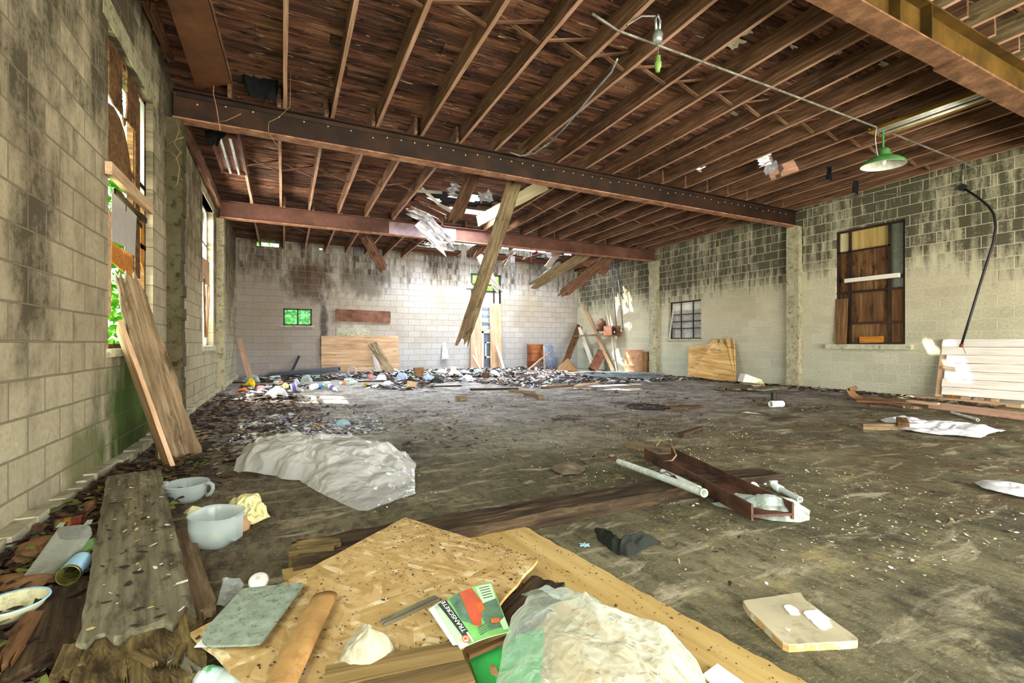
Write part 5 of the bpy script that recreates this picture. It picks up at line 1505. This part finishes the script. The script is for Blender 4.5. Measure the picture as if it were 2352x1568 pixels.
t = thing('garden_rake', 'long handled rake lying against the rusty drum', 'rake', tuple(P(1220, 850, Y=15.0)))
MB().tube([P(1205, 856, Y=14.6), P(1240, 826, Y=14.9), P(1268, 806, Y=15.2)], .028, 8).build('handle', W['pale'], t, smooth=True)
mb = MB()
for k in range(9):
    mb.tube([P(1222 + k * 5, 853 - k * 2, Y=14.9), P(1232 + k * 4.5, 832 - k * 1.5, Y=15.0)], .012, 5)
MB().tube([P(1222, 853, Y=14.9), P(1262, 836, Y=14.9)], .014, 5).build('head_bar', W['galv'], t)
mb.build('tines', W['galv'], t)
crumple('plaster_heap', poly([(1275, 854), (1290, 850), (1308, 849), (1322, 850), (1326, 854)]), lambda x, y, t_: .35 * (1 - t_), W['cardd'], 'low brown heap between the blue grey board and the dark board', 'heap', rings=8, seg=.15, amp=.08, fr=3, seed=24)
stick('leaning_board', (1292, 846), 14.8, (1332, 748), 15.25, .26, .05, W['plydark'], 'dark charred board leaning left near the far right corner', rough=.012)
stick('white_post', (1366, 846), 14.4, (1327, 746), 15.3, .13, .08, W['white'], 'white painted post leaning right near the far right corner', 'post', rough=.006, s1=.1)
stick('leaning_board', (1408, 850), 13.3, (1341, 704), 15.2, .13, .04, W['plyold'], 'long thin tan board leaning left against the far corner')
stick('leaning_board', (1418, 850), 12.95, (1391, 686), 13.8, .07, .04, W['greywhite'], 'thin grey stick leaning on the shelf at the far right wall', 'stick')
stick('wood_crate', (1361, 848), 13.9, (1383, 808), 13.95, .34, .25, W['rustlight'], 'tilted red brown box standing by the white post', 'box', up=(-.6, -1, .3))
board('wall_shelf', P(1316, 772, Y=15.3), P(1400, 767, X=XR - .2), .25, .05, W['old'], 'wooden shelf across the far right corner', 'shelf', rough=.004)
t = thing('radio', 'brown boxy old radio on the corner shelf', 'radio', tuple(P(1408, 772, X=XR - .3)))
rb = P(1408, 772, X=XR - .28)
MB().box(rb.x - .22, rb.x + .15, rb.y - .24, rb.y + .24, rb.z, rb.z + .36).build('cabinet', W['rustlight'], t)
MB().box(rb.x - .225, rb.x - .05, rb.y - .245, rb.y - .235, rb.z + .05, rb.z + .31).build('dial_plate', W['black'], t)
MB().lathe([(0, 0), (.03, 0), (.03, .02), (0, .02)], 12, Matrix.Translation((rb.x - .14, rb.y - .245, rb.z + .14)) @ Matrix.Rotation(math.pi / 2, 4, 'X')).build('knob', W['white'], t)
vb = P(1381, 760, X=XR - .35)
o = MB().lathe([(0, 0), (.16, 0), (.19, .1), (.19, .24), (.15, .36), (.08, .40), (.06, .46), (0, .46)], 20, Matrix.Translation(vb)).build('jug', W['rust'], smooth=True)
tag(o, 'brown barrel shaped jug on the corner shelf left of the radio', 'jug')
for a, b, l in (((1403, 596), (1416, 752), 'ending at the radio'), ((1417, 596), (1431, 756), 'right of the radio')):
    c = MB().tube([P(a[0], a[1], X=XR - .25), P(b[0], b[1], X=XR - .25)], .022, 8).build('hanging_pipe', W['bluegrey'], smooth=True)
    tag(c, 'thin grey pipe hanging from the roof by the far right wall, %s' % l, 'pipe')
# hose coil: one long hose
pts = []
cc = P(1428, 864, z=0)
r = random.Random(8)
n = 26 * 7
for k in range(n):
    q = k * 2 * math.pi / 26
    ring_ = k // 26
    rr = 1.30 - (k / 26) * .13 + .05 * noise.noise(Vector((k * .11, 3.1, 0)))
    pts.append(cc + RT * (math.cos(q) * rr + .07 * math.sin(k / 26 * 2.1)) + FW * (math.sin(q) * rr * .95 + .07 * math.cos(k / 26 * 1.7)) + UP * (.045 + .03 * abs(noise.noise(Vector((k * .07, 7.7, 0))))))
o = MB().tube(pts, .034, 8).build('hose_coil', W['hose'], smooth=True)
tag(o, 'big flat coil of grey hose on the floor near the far right pilaster', 'hose')
fboard('floor_plank', (1318, 884), (1458, 864), .18, .03, W['pale'], 'long pale plank on the floor in front of the hose coil', 'plank', rough=.006)
fboard('floor_plank', (1245, 889), (1322, 882), .10, .04, W['plydark'], 'dark narrow plank meeting the left end of the pale plank', 'plank')
fboard('floor_plank', (1080, 892), (1190, 890), .10, .04, W['dark'], 'long dark plank flat on the littered floor before the doorway', 'plank')
fboard('floor_plank', (1172, 894), (1226, 898), .12, .06, W['old'], 'short olive brown plank in the middle of the littered floor', 'plank')
fboard('floor_plank', (1209, 900), (1243, 908), .11, .06, W['old'], 'short brown block nearest the camera on the littered floor', 'plank')
fboard('floor_plank', (1110, 874), (1210, 868), .09, .03, W['plydark'], 'thin dark plank on the litter left of the hose coil', 'plank')
fboard('floor_plank', (985, 886), (1060, 884), .10, .03, W['dark'], 'dark plank among the clothes on the far floor', 'plank')
fboard('floor_plank', (1195, 858), (1236, 864), .16, .05, W['rust'], 'rust red plank below the leaning rake', 'plank')
fboard('floor_plank', (1296, 855), (1385, 852), .3, .04, W['pale'], 'wide sunlit plank on the floor before the far right corner', 'plank')
fboard('floor_plank', (1105, 853), (1180, 858), .14, .05, W['plydark'], 'dark board fallen across the sill of the back doorway', 'plank')
fboard('wood_block', (1052, 911), (1066, 909), .12, .08, W['old'], 'small yellow brown wood block left on the open far floor', 'wood block')
fboard('roof_strip', (535, 877), (760, 872), .08, .03, W['dark'], 'long thin dark strip under the bottles along the far left floor', 'strip')
fboard('roof_strip', (800, 875), (960, 873), .08, .03, W['dark'], 'long thin dark strip right of the pink cup on the far floor', 'strip')
fboard('bark_strip', (705, 978), (760, 969), .10, .03, W['old'], 'split brown bark strip on the floor behind the big plastic sheet', 'bark strip', rough=.02, s0=.1, s1=.1)
blob('blue_scrap', 762, 962, 802, 979, plain('blue_grey_scrap_face', '#8ba6b0', .8), 'flat blue grey scrap beside the brown bark strip', 'scrap', seed=33, amp=.015, z=0)
# bucket
c = P(962, 868, z=0)
t = thing('bucket', 'rusty brown bucket standing among the clothes on the far floor', 'bucket', tuple(c))
h = .30
MB().lathe([(0, .01), (.135, .0), (.150, h * .8), (.158, h * .82), (.158, h), (.150, h), (.142, h * .8), (.13, .02), (0, .02)], 24, Matrix.Translation(c)).build('shell', W['cardd'], t, smooth=False)
MB().tube([c + RT * .16 + UP * h, c + RT * .1 - FW * .14 + UP * h * .55, c - RT * .1 - FW * .14 + UP * h * .6, c - RT * .16 + UP * h], .006, 6).build('handle', W['rust'], t)
MB().add([c - RT * .148 - FW * .04 + UP * .02, c - RT * .10 - FW * .118 + UP * .02, c - RT * .105 - FW * .122 + UP * .16, c - RT * .155 - FW * .04 + UP * .16], [(0, 1, 2, 3)]).build('label_patch', W['mint'], t)
# leaning boards before the plywood, little slats by the doorway
stick('leaning_board', (902, 858), 14.2, (855, 789), 15.6, .26, .04, W['old'], 'brown board leaning on the plywood sheet at the back wall', rough=.012)
stick('leaning_board', (872, 856), 14.9, (858, 816), 15.5, .16, .05, W['greywhite'], 'shorter grey board behind the board leaning on the plywood')
stick('leaning_board', (1100, 847), 15.2, (1089, 790), 15.6, .06, .03, W['pale'], 'thin pale lath leaning on the left doorway board', 'lath', s1=.1)
stick('leaning_board', (1106, 846), 15.1, (1086, 816), 15.5, .07, .03, W['plypink'], 'short pinkish lath leaning left below the doorway board', 'lath')
stick('leaning_board', (1158, 846), 15.2, (1141, 794), 15.55, .10, .03, W['greywhite'], 'pale grey lath leaning on the right doorway board', 'lath')
stick('leaning_board', (1153, 834), 15.3, (1142, 795), 15.6, .10, .03, W['plyold'], 'short tan lath on the right doorway board', 'lath')
stick('leaning_lath', (573, 860), 13.9, (546, 777), 15.4, .07, .035, W['plypink'], 'pinkish lath leaning in the far left corner, left of a pair', 'lath')
stick('leaning_lath', (580, 860), 13.9, (551, 777), 15.4, .07, .035, W['plyold'], 'tan lath leaning in the far left corner, right of a pair', 'lath')
stick('dark_stick', (664, 850), 15.0, (687, 818), 15.7, .07, .05, W['black'], 'dark stick leaning on the back wall below the green window', 'stick')
pipe('long grey plastic pipe lying propped along the far left floor', P(622, 861, z=.07), P(779, 847, Y=13.6), .075, W['bluegrey'], 'drain_pipe', 'pipe')
pipe('shorter grey pipe under the long grey plastic pipe', P(690, 861, z=.06), P(748, 856, z=.08), .05, W['bluegrey'], 'drain_pipe', 'pipe')
pipe('thin mint green pipe in front of the grey pipes', P(708, 864, z=.03), P(748, 862, z=.03), .025, W['mint'], 'drain_pipe', 'pipe')
o = MB().lathe([(.10, -.02), (.14, -.03), (.15, 0), (.14, .03), (.10, .02), (.10, -.02)], 24, Matrix.Translation(P(808, 852, Y=15.2)) @ Matrix.Rotation(math.pi / 2, 4, 'X')).build('fan_guard', W['greywhite'], smooth=True)
o.data.transform(Matrix.Identity(4))
tag(o, 'small round wheel like ring standing before the plywood sheet', 'ring')

# ================================================================ bottles, cups, bags and clothes on the far floor
def lying(label, a, b, r, lab=None, cap='#e8ecee', mat=None, grp='bottles on the far floor', cat='bottle'):
    return bottle(label, P(a[0], a[1], z=r), P(b[0], b[1], z=r), r * .85, cap, lab, mat, grp, cat=cat)
W['milk'] = plain('white_bottle_plastic', '#e6e8e6', .4)
lying('clear bottle with a dark cap lying before the long grey pipe', (620, 867), (648, 864), .05, None, '#2a2024')
lying('bottle with an orange label near the yellow funnel', (630, 879), (648, 877), .06, W['orangep'])
lying('white bottle with a blue label in the middle of the bottles', (716, 889), (742, 883), .075, W['blue'], mat=W['milk'])
lying('white bottle with a purple label and a big white cap', (757, 886), (774, 896), .06, W['purple'], mat=W['milk'])
lying('clear bottle lying right of the purple labelled tub', (678, 893), (695, 896), .055, None)
lying('bottle with an orange label lying below the pink cup', (778, 880), (800, 879), .05, W['orangep'])
lying('clear bottle lying level left of the pink cup', (790, 873), (812, 872), .055, None)
lying('clear greenish bottle lying below the pink cup', (802, 879), (820, 877), .055, None)
lying('clear short bottle lying above the blue labelled bottle', (744, 880), (760, 878), .05, None)
lying('white bottle lying on bare floor right of the yellow cup', (884, 880), (898, 878), .06, None, mat=W['milk'])
def tub(label, px, pyb, pyt, r, mat, band=None, cat='tub', lean=None, name='plastic_tub'):
    c = P(px, pyb, z=0)
    h = (pyb - pyt) / FPX * depth(c)
    M_ = Matrix.Translation(c + UP * (r if lean else 0)) @ (Matrix.Rotation(1.35, 4, lean) if lean else Matrix.Identity(4))
    t = thing(name, label, cat, tuple(c))
    MB().lathe([(0, 0), (r * .82, 0), (r, h), (r * 1.05, h), (r * .93, h), (r * .78, .01), (0, .01)], 20, M_).build('shell', mat, t, smooth=True)
    if band: MB().lathe([(r * .9, h * .25), (r * 1.0, h * .8)], 20, M_).build('label_band', band, t, smooth=True)
    return t
tub('white tub with a purple label lying by the white bags', 668, 902, 889, .10, W['milk'], W['purple'], lean='Y')
tub('small clear cup beside the blue labelled bottle', 747, 893, 885, .055, W['bottle'], None, 'cup', None, 'plastic_cup')
tub('pink plastic cup among the bottles on the far floor', 846, 873, 863, .085, W['pink'], None, 'cup', 'Y', 'plastic_cup')
tub('small yellow cup standing on the far floor', 841, 887, 879, .05, W['yellow'], None, 'cup', None, 'plastic_cup')
c = P(568, 887, z=.03)
o = MB().lathe([(.02, 0), (.02, .06), (.09, .2), (.095, .22)], 18, Matrix.Translation(c - RT * .09 + UP * .02) @ Matrix.Rotation(-TH, 4, 'Z') @ Matrix.Rotation(1.25, 4, 'Y')).build('funnel', W['yellow'], smooth=True, solid=.006)
tag(o, 'bright yellow plastic funnel lying on the far left floor', 'funnel')
blob('plastic_bag', 551, 862, 592, 880, W['film'], 'clear crumpled bag behind the yellow funnel', 'plastic bag', seed=41, group='bags on the far floor')
blob('plastic_bag', 597, 890, 653, 911, W['sheet'], 'white crumpled bag at the edge of the sunlit floor', 'plastic bag', seed=42, group='bags on the far floor')
blob('plastic_bag', 684, 861, 714, 880, W['film'], 'bluish clear bag behind the middle bottles', 'plastic bag', seed=43, group='bags on the far floor')
blob('plastic_bag', 668, 872, 686, 882, W['sheet'], 'small white bag left of the bluish clear bag', 'plastic bag', seed=44, group='bags on the far floor')
blob('yellow_rag', 640, 881, 662, 895, W['yellowcloth'], 'tan yellow rag above the purple labelled tub', 'rag', seed=45)
blob('paper_scrap', 583, 886, 607, 896, W['pink'], 'pinkish white paper scrap right of the yellow funnel', 'paper scrap', seed=46)
blob('orange_scrap', 540, 891, 572, 901, W['orangep'], 'orange strap scrap below the yellow funnel', 'scrap', seed=47, sq=.3)
clothes = [(885, 848, 918, 862, 'whitecloth', 'white and blue'), (905, 855, 935, 872, 'bluecloth', 'pale blue'), (858, 862, 888, 874, 'whitecloth', 'white'), (965, 862, 1000, 876, 'bluecloth', 'blue grey'),
           (1000, 848, 1030, 864, 'whitecloth', 'white'), (1025, 852, 1060, 868, 'whitecloth', 'cream white'), (1050, 850, 1082, 865, 'bluecloth', 'dusty blue'), (985, 868, 1018, 880, 'darkcloth', 'dark'), (1060, 860, 1088, 872, 'whitecloth', 'grey white'),
           (930, 866, 955, 880, 'darkcloth', 'dark'), (1085, 848, 1110, 860, 'bluecloth', 'blue white'), (1120, 852, 1150, 866, 'whitecloth', 'dusty white')]
where = ['left of the rusty bucket', 'touching the left side of the rusty bucket', 'between the pink cup and the bucket', 'touching the right side of the rusty bucket', 'under the white cloth on the wall', 'right of the white cloth on the wall',
         'left of the doorway', 'below and right of the bucket', 'before the left doorway board', 'below and left of the bucket', 'at the foot of the left doorway board', 'before the right doorway board']
for i, (x0, y0, x1, y1, mt, cn) in enumerate(clothes):
    blob('crumpled_garment', x0, y0, x1, y1, W[mt], '%s crumpled garment on the far floor %s' % (cn, where[i]), 'garment', seed=60 + i, group='clothes on the far floor', fr=6, rings=14)
bx = P(944, 892, z=0)
o = MB().box(-.09, .09, -.06, .06, 0, .16).build('paper_box', W['pale'], M=Matrix.Translation(bx) @ Matrix.Rotation(.5, 4, 'Z') @ Matrix.Rotation(.2, 4, 'Y'))
tag(o, 'small pale box standing in front of the clothes', 'box')
bx = P(1040, 858, z=0)
o = MB().box(-.1, .1, -.07, .07, 0, .22).build('paper_box', W['white'], M=Matrix.Translation(bx) @ Matrix.Rotation(.9, 4, 'Z') @ Matrix.Rotation(.15, 4, 'X'))
tag(o, 'white upright box among the clothes left of the doorway', 'box')
bx = P(1116, 868, z=0)
o = MB().lathe([(0, 0), (.09, 0), (.10, .16), (0, .16)], 16, Matrix.Translation(bx)).build('paint_tin', W['rust'], smooth=False)
tag(o, 'small dark red tin on the litter before the doorway', 'tin')

# ================================================================ right wall floor: leaning plywood, carton, curled carpet
pw = [P(1580, 862, X=XR - .45), P(1690, 880, X=XR - .35), P(1688, 795, X=XR - .1), P(1685, 778, X=XR - .08), P(1680, 800, X=XR - .1), P(1676, 775, X=XR - .08), P(1668, 775, X=XR - .08), P(1667, 796, X=XR - .1), P(1656, 776, X=XR - .08), P(1650, 790, X=XR - .1), P(1646, 777, X=XR - .08), P(1636, 778, X=XR - .08),
      P(1630, 790, X=XR - .1), P(1610, 793, X=XR - .1), P(1582, 796, X=XR - .1)]
M_ = frame_of(pw[0], pw[1], (-1, 0, .35))
Mi = M_.inverted()
o = MB().prism([Mi @ p for p in pw], (0, 0, -.02)).build('plywood_sheet', W['orange'], M=M_)
o.data.materials[0] = wood('peeling_orange_plywood', '#9a7242', '#d0a668', '#e8cc98', .45, bump=.5, blotch='#7a603c', bl=.55)
tag(o, 'peeling orange plywood with a jagged top leaning on the right wall', 'plywood')
stick('wood_sliver', (1692, 842), 9.55, (1712, 841), 9.4, .04, .02, W['plyold'], 'thin pale sliver sticking out right of the peeling plywood', 'sliver')
q = [P(1645, 888, z=.02), P(1664, 864, X=XR - .7), P(1683, 867, X=XR - .7), P(1683, 880, z=.02)]
stick('wood_offcut', (1660, 879), 9.2, (1668, 862), 9.5, .5, .03, W['pale'], 'pale broken board piece at the foot of the peeling plywood', 'board')
t = thing('carton', 'white open carton tipped over on the debris by the right wall', 'carton', tuple(P(1730, 884, z=0)))
c0 = P(1722, 884, z=.02)
Mc = Matrix.Translation(c0) @ Matrix.Rotation(-.5, 4, 'Z') @ Matrix.Rotation(.35, 4, 'Y')
MB().box(-.24, .16, -.14, .14, 0, .20).build('carton_body', W['white'], t, M=Mc)
MB().box(.162, .166, -.12, .12, .02, .19).build('carton_end', W['black'], t, M=Mc)
MB().box(.167, .17, -.05, .06, .10, .17).build('yellow_mark', W['yellow'], t, M=Mc)
blob('cardboard_scrap', 1740, 876, 1762, 888, W['yellowcloth'], 'crumpled tan paper right of the white carton', 'paper', seed=81)
for i, (a, b, w_, l) in enumerate((((1640, 888), (1700, 893), .2, 'left of the carton'), ((1690, 884), (1740, 893), .25, 'under the carton'), ((1735, 893), (1795, 886), .3, 'right of the carton'), ((1705, 878), (1752, 882), .2, 'behind the carton'))):
    fboard('old_board', a, b, w_, .03, W['old' if i % 2 else 'grey'], 'dusty flat board piece on the floor by the right wall %s' % l, 'board', z=.02 + .025 * i, rough=.012, s0=.05, s1=.08)
pipe('rolled brown tube of paper at the left of the carton debris', P(1645, 891, z=.05), P(1668, 894, z=.05), .05, W['brownpaper'], 'paper_roll', 'paper roll')
# curled carpet strip
cp0, cp1 = P(1903, 912, z=.0), P(2140, 930, z=.0)
L = (cp1 - cp0).length
xd = (cp1 - cp0).normalized(); sdv = UP.cross(xd)
def carpet(u, v):
    s_ = u * L
    k = max(0, 1 - s_ / .55)
    ang = k * 4.2
    rr = .10
    p = cp0 + sdv * ((v - .5) * .42)
    if k > 0:
        p = p + xd * (.55 + rr * -math.sin(ang) - .30 * (1 - k) * 0 - .0) * (1) + UP * (rr * (1 - math.cos(ang)) + .015)
        p = p - xd * .25 * k
    else: p = p + xd * s_ + UP * (.015 + .03 * abs(noise.noise(Vector((s_ * 3, v * 2, 1)))))
    return p
o = MB().grid(carpet, 60, 6).build('carpet_strip', W['cardd'], smooth=True, solid=.015)
tag(o, 'brown carpet strip with a curled end on the floor below the boarded window', 'carpet')
for i, (a, b, w_, mt, l) in enumerate((((1960, 917), (2060, 922), .18, 'plydark', 'on the carpet strip'), ((1985, 928), (2090, 934), .12, 'rust', 'in front of the carpet strip'), ((2060, 926), (2100, 934), .22, 'old', 'at the right end of the carpet strip'), ((2085, 918), (2160, 926), .14, 'pale', 'between the carpet and the pale timber'))):
    fboard('broken_board', a, b, w_, .03, W[mt], 'broken reddish brown board lying %s' % l, 'board', z=.03 + .02 * i, rough=.01, s0=.08, s1=.08)

# ================================================================ loose litter that nobody could count
def litter(name, label, place, n, smin, smax, mats, seed, asp=3., lift=.02, tilt=.35, cat='litter'):
    r = random.Random(seed)
    mb = MB()
    for _ in range(n):
        p = place(r)
        if p is None: continue
        x, y, z = p
        L = r.uniform(smin, smax) * (1 if r.random() < .85 else 1.6)
        w_ = L / r.uniform(1.2, asp)
        q = r.uniform(0, 6.283)
        a = Vector((math.cos(q), math.sin(q), r.uniform(-tilt, tilt)))
        b = Vector((-math.sin(q), math.cos(q), r.uniform(-tilt, tilt)))
        c = Vector((x, y, z + r.uniform(.003, lift)))
        m_ = r.uniform(.15, .4) * L * r.choice((-.5, .3, .5))
        n_ = a.cross(b)
        v = [c - a * L / 2 - b * w_ * r.uniform(.2, .5), c + n_ * m_ * .4 - b * w_ / 2, c + a * L / 2 - b * w_ * r.uniform(.1, .5), c + a * L / 2 + b * w_ * r.uniform(.1, .5), c + n_ * m_ * .4 + b * w_ / 2, c - a * L / 2 + b * w_ * r.uniform(.2, .5)]
        v = [Vector((k.x, k.y, max(z + .002, k.z))) for k in v]
        mb.add(v, [(0, 1, 4, 5), (1, 2, 3, 4)], r.randrange(len(mats)))
    o = mb.build(name, mats)
    return tag(o, label, cat, kind='stuff')
def patchy(x0, x1, y0, y1, th, sc, seed, z=0.0):
    def f(r):
        for _ in range(8):
            x, y = r.uniform(x0, x1), r.uniform(y0, y1)
            if noise.noise(Vector((x * sc, y * sc, seed))) > th + r.uniform(-.15, .15): return (x, y, z)
        return None
    return f
W['chipd'] = plain('dark_chip', '#2f2219', .9)
W['chipm'] = plain('brown_chip', '#5c4332', .9)
W['chipl'] = plain('tan_chip', '#a28a6a', .9)
W['chipw'] = plain('white_chip', '#dedacb', .9)
W['chipb'] = plain('bluish_chip', '#a9adc0', .8)
W['chipg'] = plain('grey_chip', '#807a76', .9)
W['straw'] = plain('straw_piece', '#c8b878', .9)
W['leafg'] = plain('olive_leaf_piece', '#6a7034', .9)
litter('wood_litter', 'dark brown shreds of rotten wood on the floor along the left wall', lambda r: ((lambda x, y: (x, y, 0) if x < -.2 + (min(y, 13.2 - y * .8) - 4) * .22 + r.uniform(-.35, .35) else None)(r.uniform(-1.15, 2.4), r.uniform(3.9, 10.5))), 7500, .02, .10, [W['chipd'], W['chipm'], W['chipd'], W['chipm'], W['chipl']], 1, 4.)
litter('paper_litter', 'pale bluish paper shreds on the floor behind the plastic sheet', patchy(-.5, 1.1, 5.3, 7.2, -.05, 1.3, 3.3), 1800, .02, .07, [W['chipb'], W['chipb'], W['chipg'], W['chipw']], 2, 3.)
litter('floor_litter', 'mixed grey and brown litter strewn over the far floor', patchy(-.8, 10.2, 9.2, 15.6, .02, .55, 7.7), 7000, .04, .20, [W['chipd'], W['chipg'], W['chipm'], W['chipw'], W['chipd'], W['chipb']], 3, 4., lift=.05)
litter('floor_litter', 'dense heap of grey and white litter before the back doorway', patchy(2.5, 8.2, 12.6, 15.7, -.15, .8, 2.2), 6500, .03, .16, [W['chipd'], W['chipg'], W['chipw'], W['chipb'], W['chipm']], 4, 3., lift=.10, tilt=.6)
litter('mid_litter', 'thin dark chips scattered over the open middle floor', patchy(.8, 8.5, 4.2, 9.4, .05, .9, 1.1), 2600, .012, .06, [W['chipd'], W['chipm'], W['chipg'], W['chipl']], 5, 5.)
litter('white_flakes', 'white paint flakes sprinkled over the floor near the camera', patchy(.4, 5.0, 1.0, 5.0, .0, .8, 5.5), 2600, .004, .015, [W['chipw'], W['chipw'], W['straw']], 6, 2.2, lift=.006)
litter('straw_litter', 'straw and small chips over the right hand floor', patchy(1.6, 9.8, 1.0, 6.5, -.05, 1.1, 9.1), 4200, .008, .035, [W['chipl'], W['chipd'], W['chipl'], W['chipd'], W['chipm']], 7, 7., lift=.008)
litter('leaf_litter', 'brown and olive leaf litter between the left wall and the wide plank', lambda r: (r.uniform(-1.16, -.55), r.uniform(.9, 4.7), r.uniform(0, .035)), 5200, .015, .06, [W['chipd'], W['chipm'], W['leafg'], W['chipd'], W['chipm']], 8, 2.5, lift=.05)
litter('wall_litter', 'brown splinters along the foot of the right wall', lambda r: (10.6 - abs(r.gauss(0, .35)), r.uniform(3.2, 11.2), 0), 1800, .03, .14, [W['chipm'], W['chipd'], W['chipl'], W['chipg']], 9, 4.)
def onboard(r):
    u, v = r.random(), r.random()
    if r.random() < .65: p = A.lerp(B, u).lerp(C_.lerp(D, u), v * v)
    else:
        p = a_.lerp(b_, u) + pd_ * v * .5
        p = Vector((p.x, p.y, .03))
        return (p.x, p.y, .029)
    return (p.x, p.y, .116)
a_, b_, pd_ = P(1195, 1203, z=.028), P(1868, 1576, z=.028), pd
litter('crumbs', 'small dark crumbs and bark bits over the strand board and plywood', onboard, 1500, .003, .009, [W['chipd'], W['chipd'], W['chipm']], 10, 2.5, lift=.004)
litter('plank_dirt', 'pale chips and straw on the wide plank at the left', lambda r: (lambda q: (q.x + r.uniform(-.13, .13), q.y, .106))(P(309, 1084, z=.105).lerp(P(321, 1440, z=.105), r.random())), 160, .006, .03, [W['straw'], W['chipd'], W['chipd'], W['chipw']], 11, 4., lift=.004)

# ================================================================ torn pale scraps left on the roof deck between the right hand joists
for i, (x, y, w_, l_) in enumerate(((1680, 108, .16, .34), (1706, 86, .12, .3), (1822, 122, .05, .14), (1885, 152, .07, .10), (1925, 133, .07, .16), (2020, 143, .10, .26), (2030, 160, .06, .2), (1940, 185, .06, .2), (1805, 168, .05, .12), (1690, 270, .05, .2))):
    p = P(x, y, z=4.27)
    p.z = zj(p.y) + JD - .018
    board('torn_scrap', p - Vector((l_ / 2, 0, 0)), p + Vector((l_ / 2, .02, -.01)), w_, .006, W['concpale'], 'pale torn scrap on the roof deck among right hand joists, %s in the row' % ORD[i], 'paper scrap', 'torn scraps on the roof deck', rough=.02, s0=.08, s1=.08)
for i, (x, y, l) in enumerate(((1965, 432, 'left of the green pendant lamp'), (1905, 400, 'farther left of the green lamp'))):
    hang('hanging_felt', (P(x - 6, y - 18, d=8.2), P(x + 6, y - 16, d=8.2)), (P(x - 7, y + 10, d=8.2), P(x + 5, y + 14, d=8.2)), W['blackcloth'], 'small black felt strip hanging from the joists %s' % l, 'roofing felt', amp=.03, seed=9 + i)

for i, (a, b, w_, l) in enumerate((((1738, 376), (1776, 362), .16, 'left end'), ((1772, 366), (1770, 404), .2, 'drooping middle'), ((1800, 352), (1838, 342), .14, 'right end'))):
    hung('metal_flashing', a, 8.15, b, 8.1, w_, .008, W['silver'], 'torn silver flashing at the small roof hole among right joists, %s' % l, 'flashing', rough=.03, s0=.08, s1=.12)
# ---------------------------------------------------------------- camera
cd = bpy.data.cameras.new('camera')
cam = bpy.data.objects.new('camera', cd)
COL.objects.link(cam)
cam.location = (0, 0, HC)
cam.rotation_euler = (math.pi / 2, 0, -TH)
cd.sensor_width = 36.0
cd.lens = 36.0 * FPX / 2352.0
cd.shift_y = (CYP - 784.0) / 2352.0
cd.clip_start = .02
SC.camera = cam

# ---------------------------------------------------------------- light
w = bpy.data.worlds.new('sky')
SC.world = w
w.use_nodes = True
bg = w.node_tree.nodes['Background']
bg.inputs[0].default_value = (.80, .92, 1.0, 1)
bg.inputs[1].default_value = 2.6

def area(name, loc, target, sx, sy, power, color, spread=180):
    l = bpy.data.lights.new(name, 'AREA')
    l.shape = 'RECTANGLE'
    l.size, l.size_y, l.energy, l.color = sx, sy, power, color
    l.spread = math.radians(spread)
    o = bpy.data.objects.new(name, l)
    COL.objects.link(o)
    o.location = loc
    o.rotation_euler = (Vector(target) - Vector(loc)).to_track_quat('-Z', 'Y').to_euler()
    return o
# fill lights added outside the assumed front opening, one low and aimed upward
area('fill_front', (4.8, -6.5, 2.6), (4.8, 8, 1.2), 12, 5.0, 1500, (1.0, .97, .90))
area('fill_front_low', (4.8, -4.2, .05), (4.8, 2.5, 3.6), 11, 2.4, 1700, (1.0, .92, .80))
# open sky over the holes in the roof
area('sky_over_far_hole', (6.6, 14.0, 4.9), (5.6, 12.0, 0), 4.5, 1.8, 1300, (.80, .89, 1.0))
area('sky_over_mid_hole', (3.8, 10.1, 4.75), (3.8, 10.0, 0), 2.2, 1.4, 1100, (.80, .89, 1.0))
# windows in the left wall, plus an added fill at an unseen opening
area('daylight_window_far', (XL - .3, 10.25, 2.5), (4, 10.2, 1.6), 1.3, 2.0, 220, (1.0, .98, .9))
area('daylight_window_near', (XL - .45, 5.45, 2.2), (4, 5.4, 1.2), 1.3, 2.2, 80, (.9, 1.0, .70))
area('fill_left_behind', (XL - .4, -.3, 2.4), (3, .6, .6), 3.0, 2.3, 110, (.96, 1.0, .88))

sun = bpy.data.lights.new('sun', 'SUN')
sun.energy = 13.0
sun.angle = math.radians(.6)
sun.color = (1.0, .93, .82)
so = bpy.data.objects.new('sun', sun)
COL.objects.link(so)
so.rotation_euler = Vector((1.9, -1.2, -2.8)).to_track_quat('-Z', 'Y').to_euler()
so.location = (0, 0, 12)

SC.view_settings.view_transform = 'Standard'
SC.view_settings.look = 'None'
SC.view_settings.gamma = 1.0
SC.view_settings.use_curve_mapping = False
SC.view_settings.exposure = 0.30
cy = SC.cycles
cy.max_bounces = 6
cy.diffuse_bounces = 4
cy.glossy_bounces = 2
cy.transmission_bounces = 2
cy.transparent_max_bounces = 8
cy.sample_clamp_indirect = 6.0
cy.use_denoising = True
cy.caustics_reflective = False
cy.caustics_refractive = False
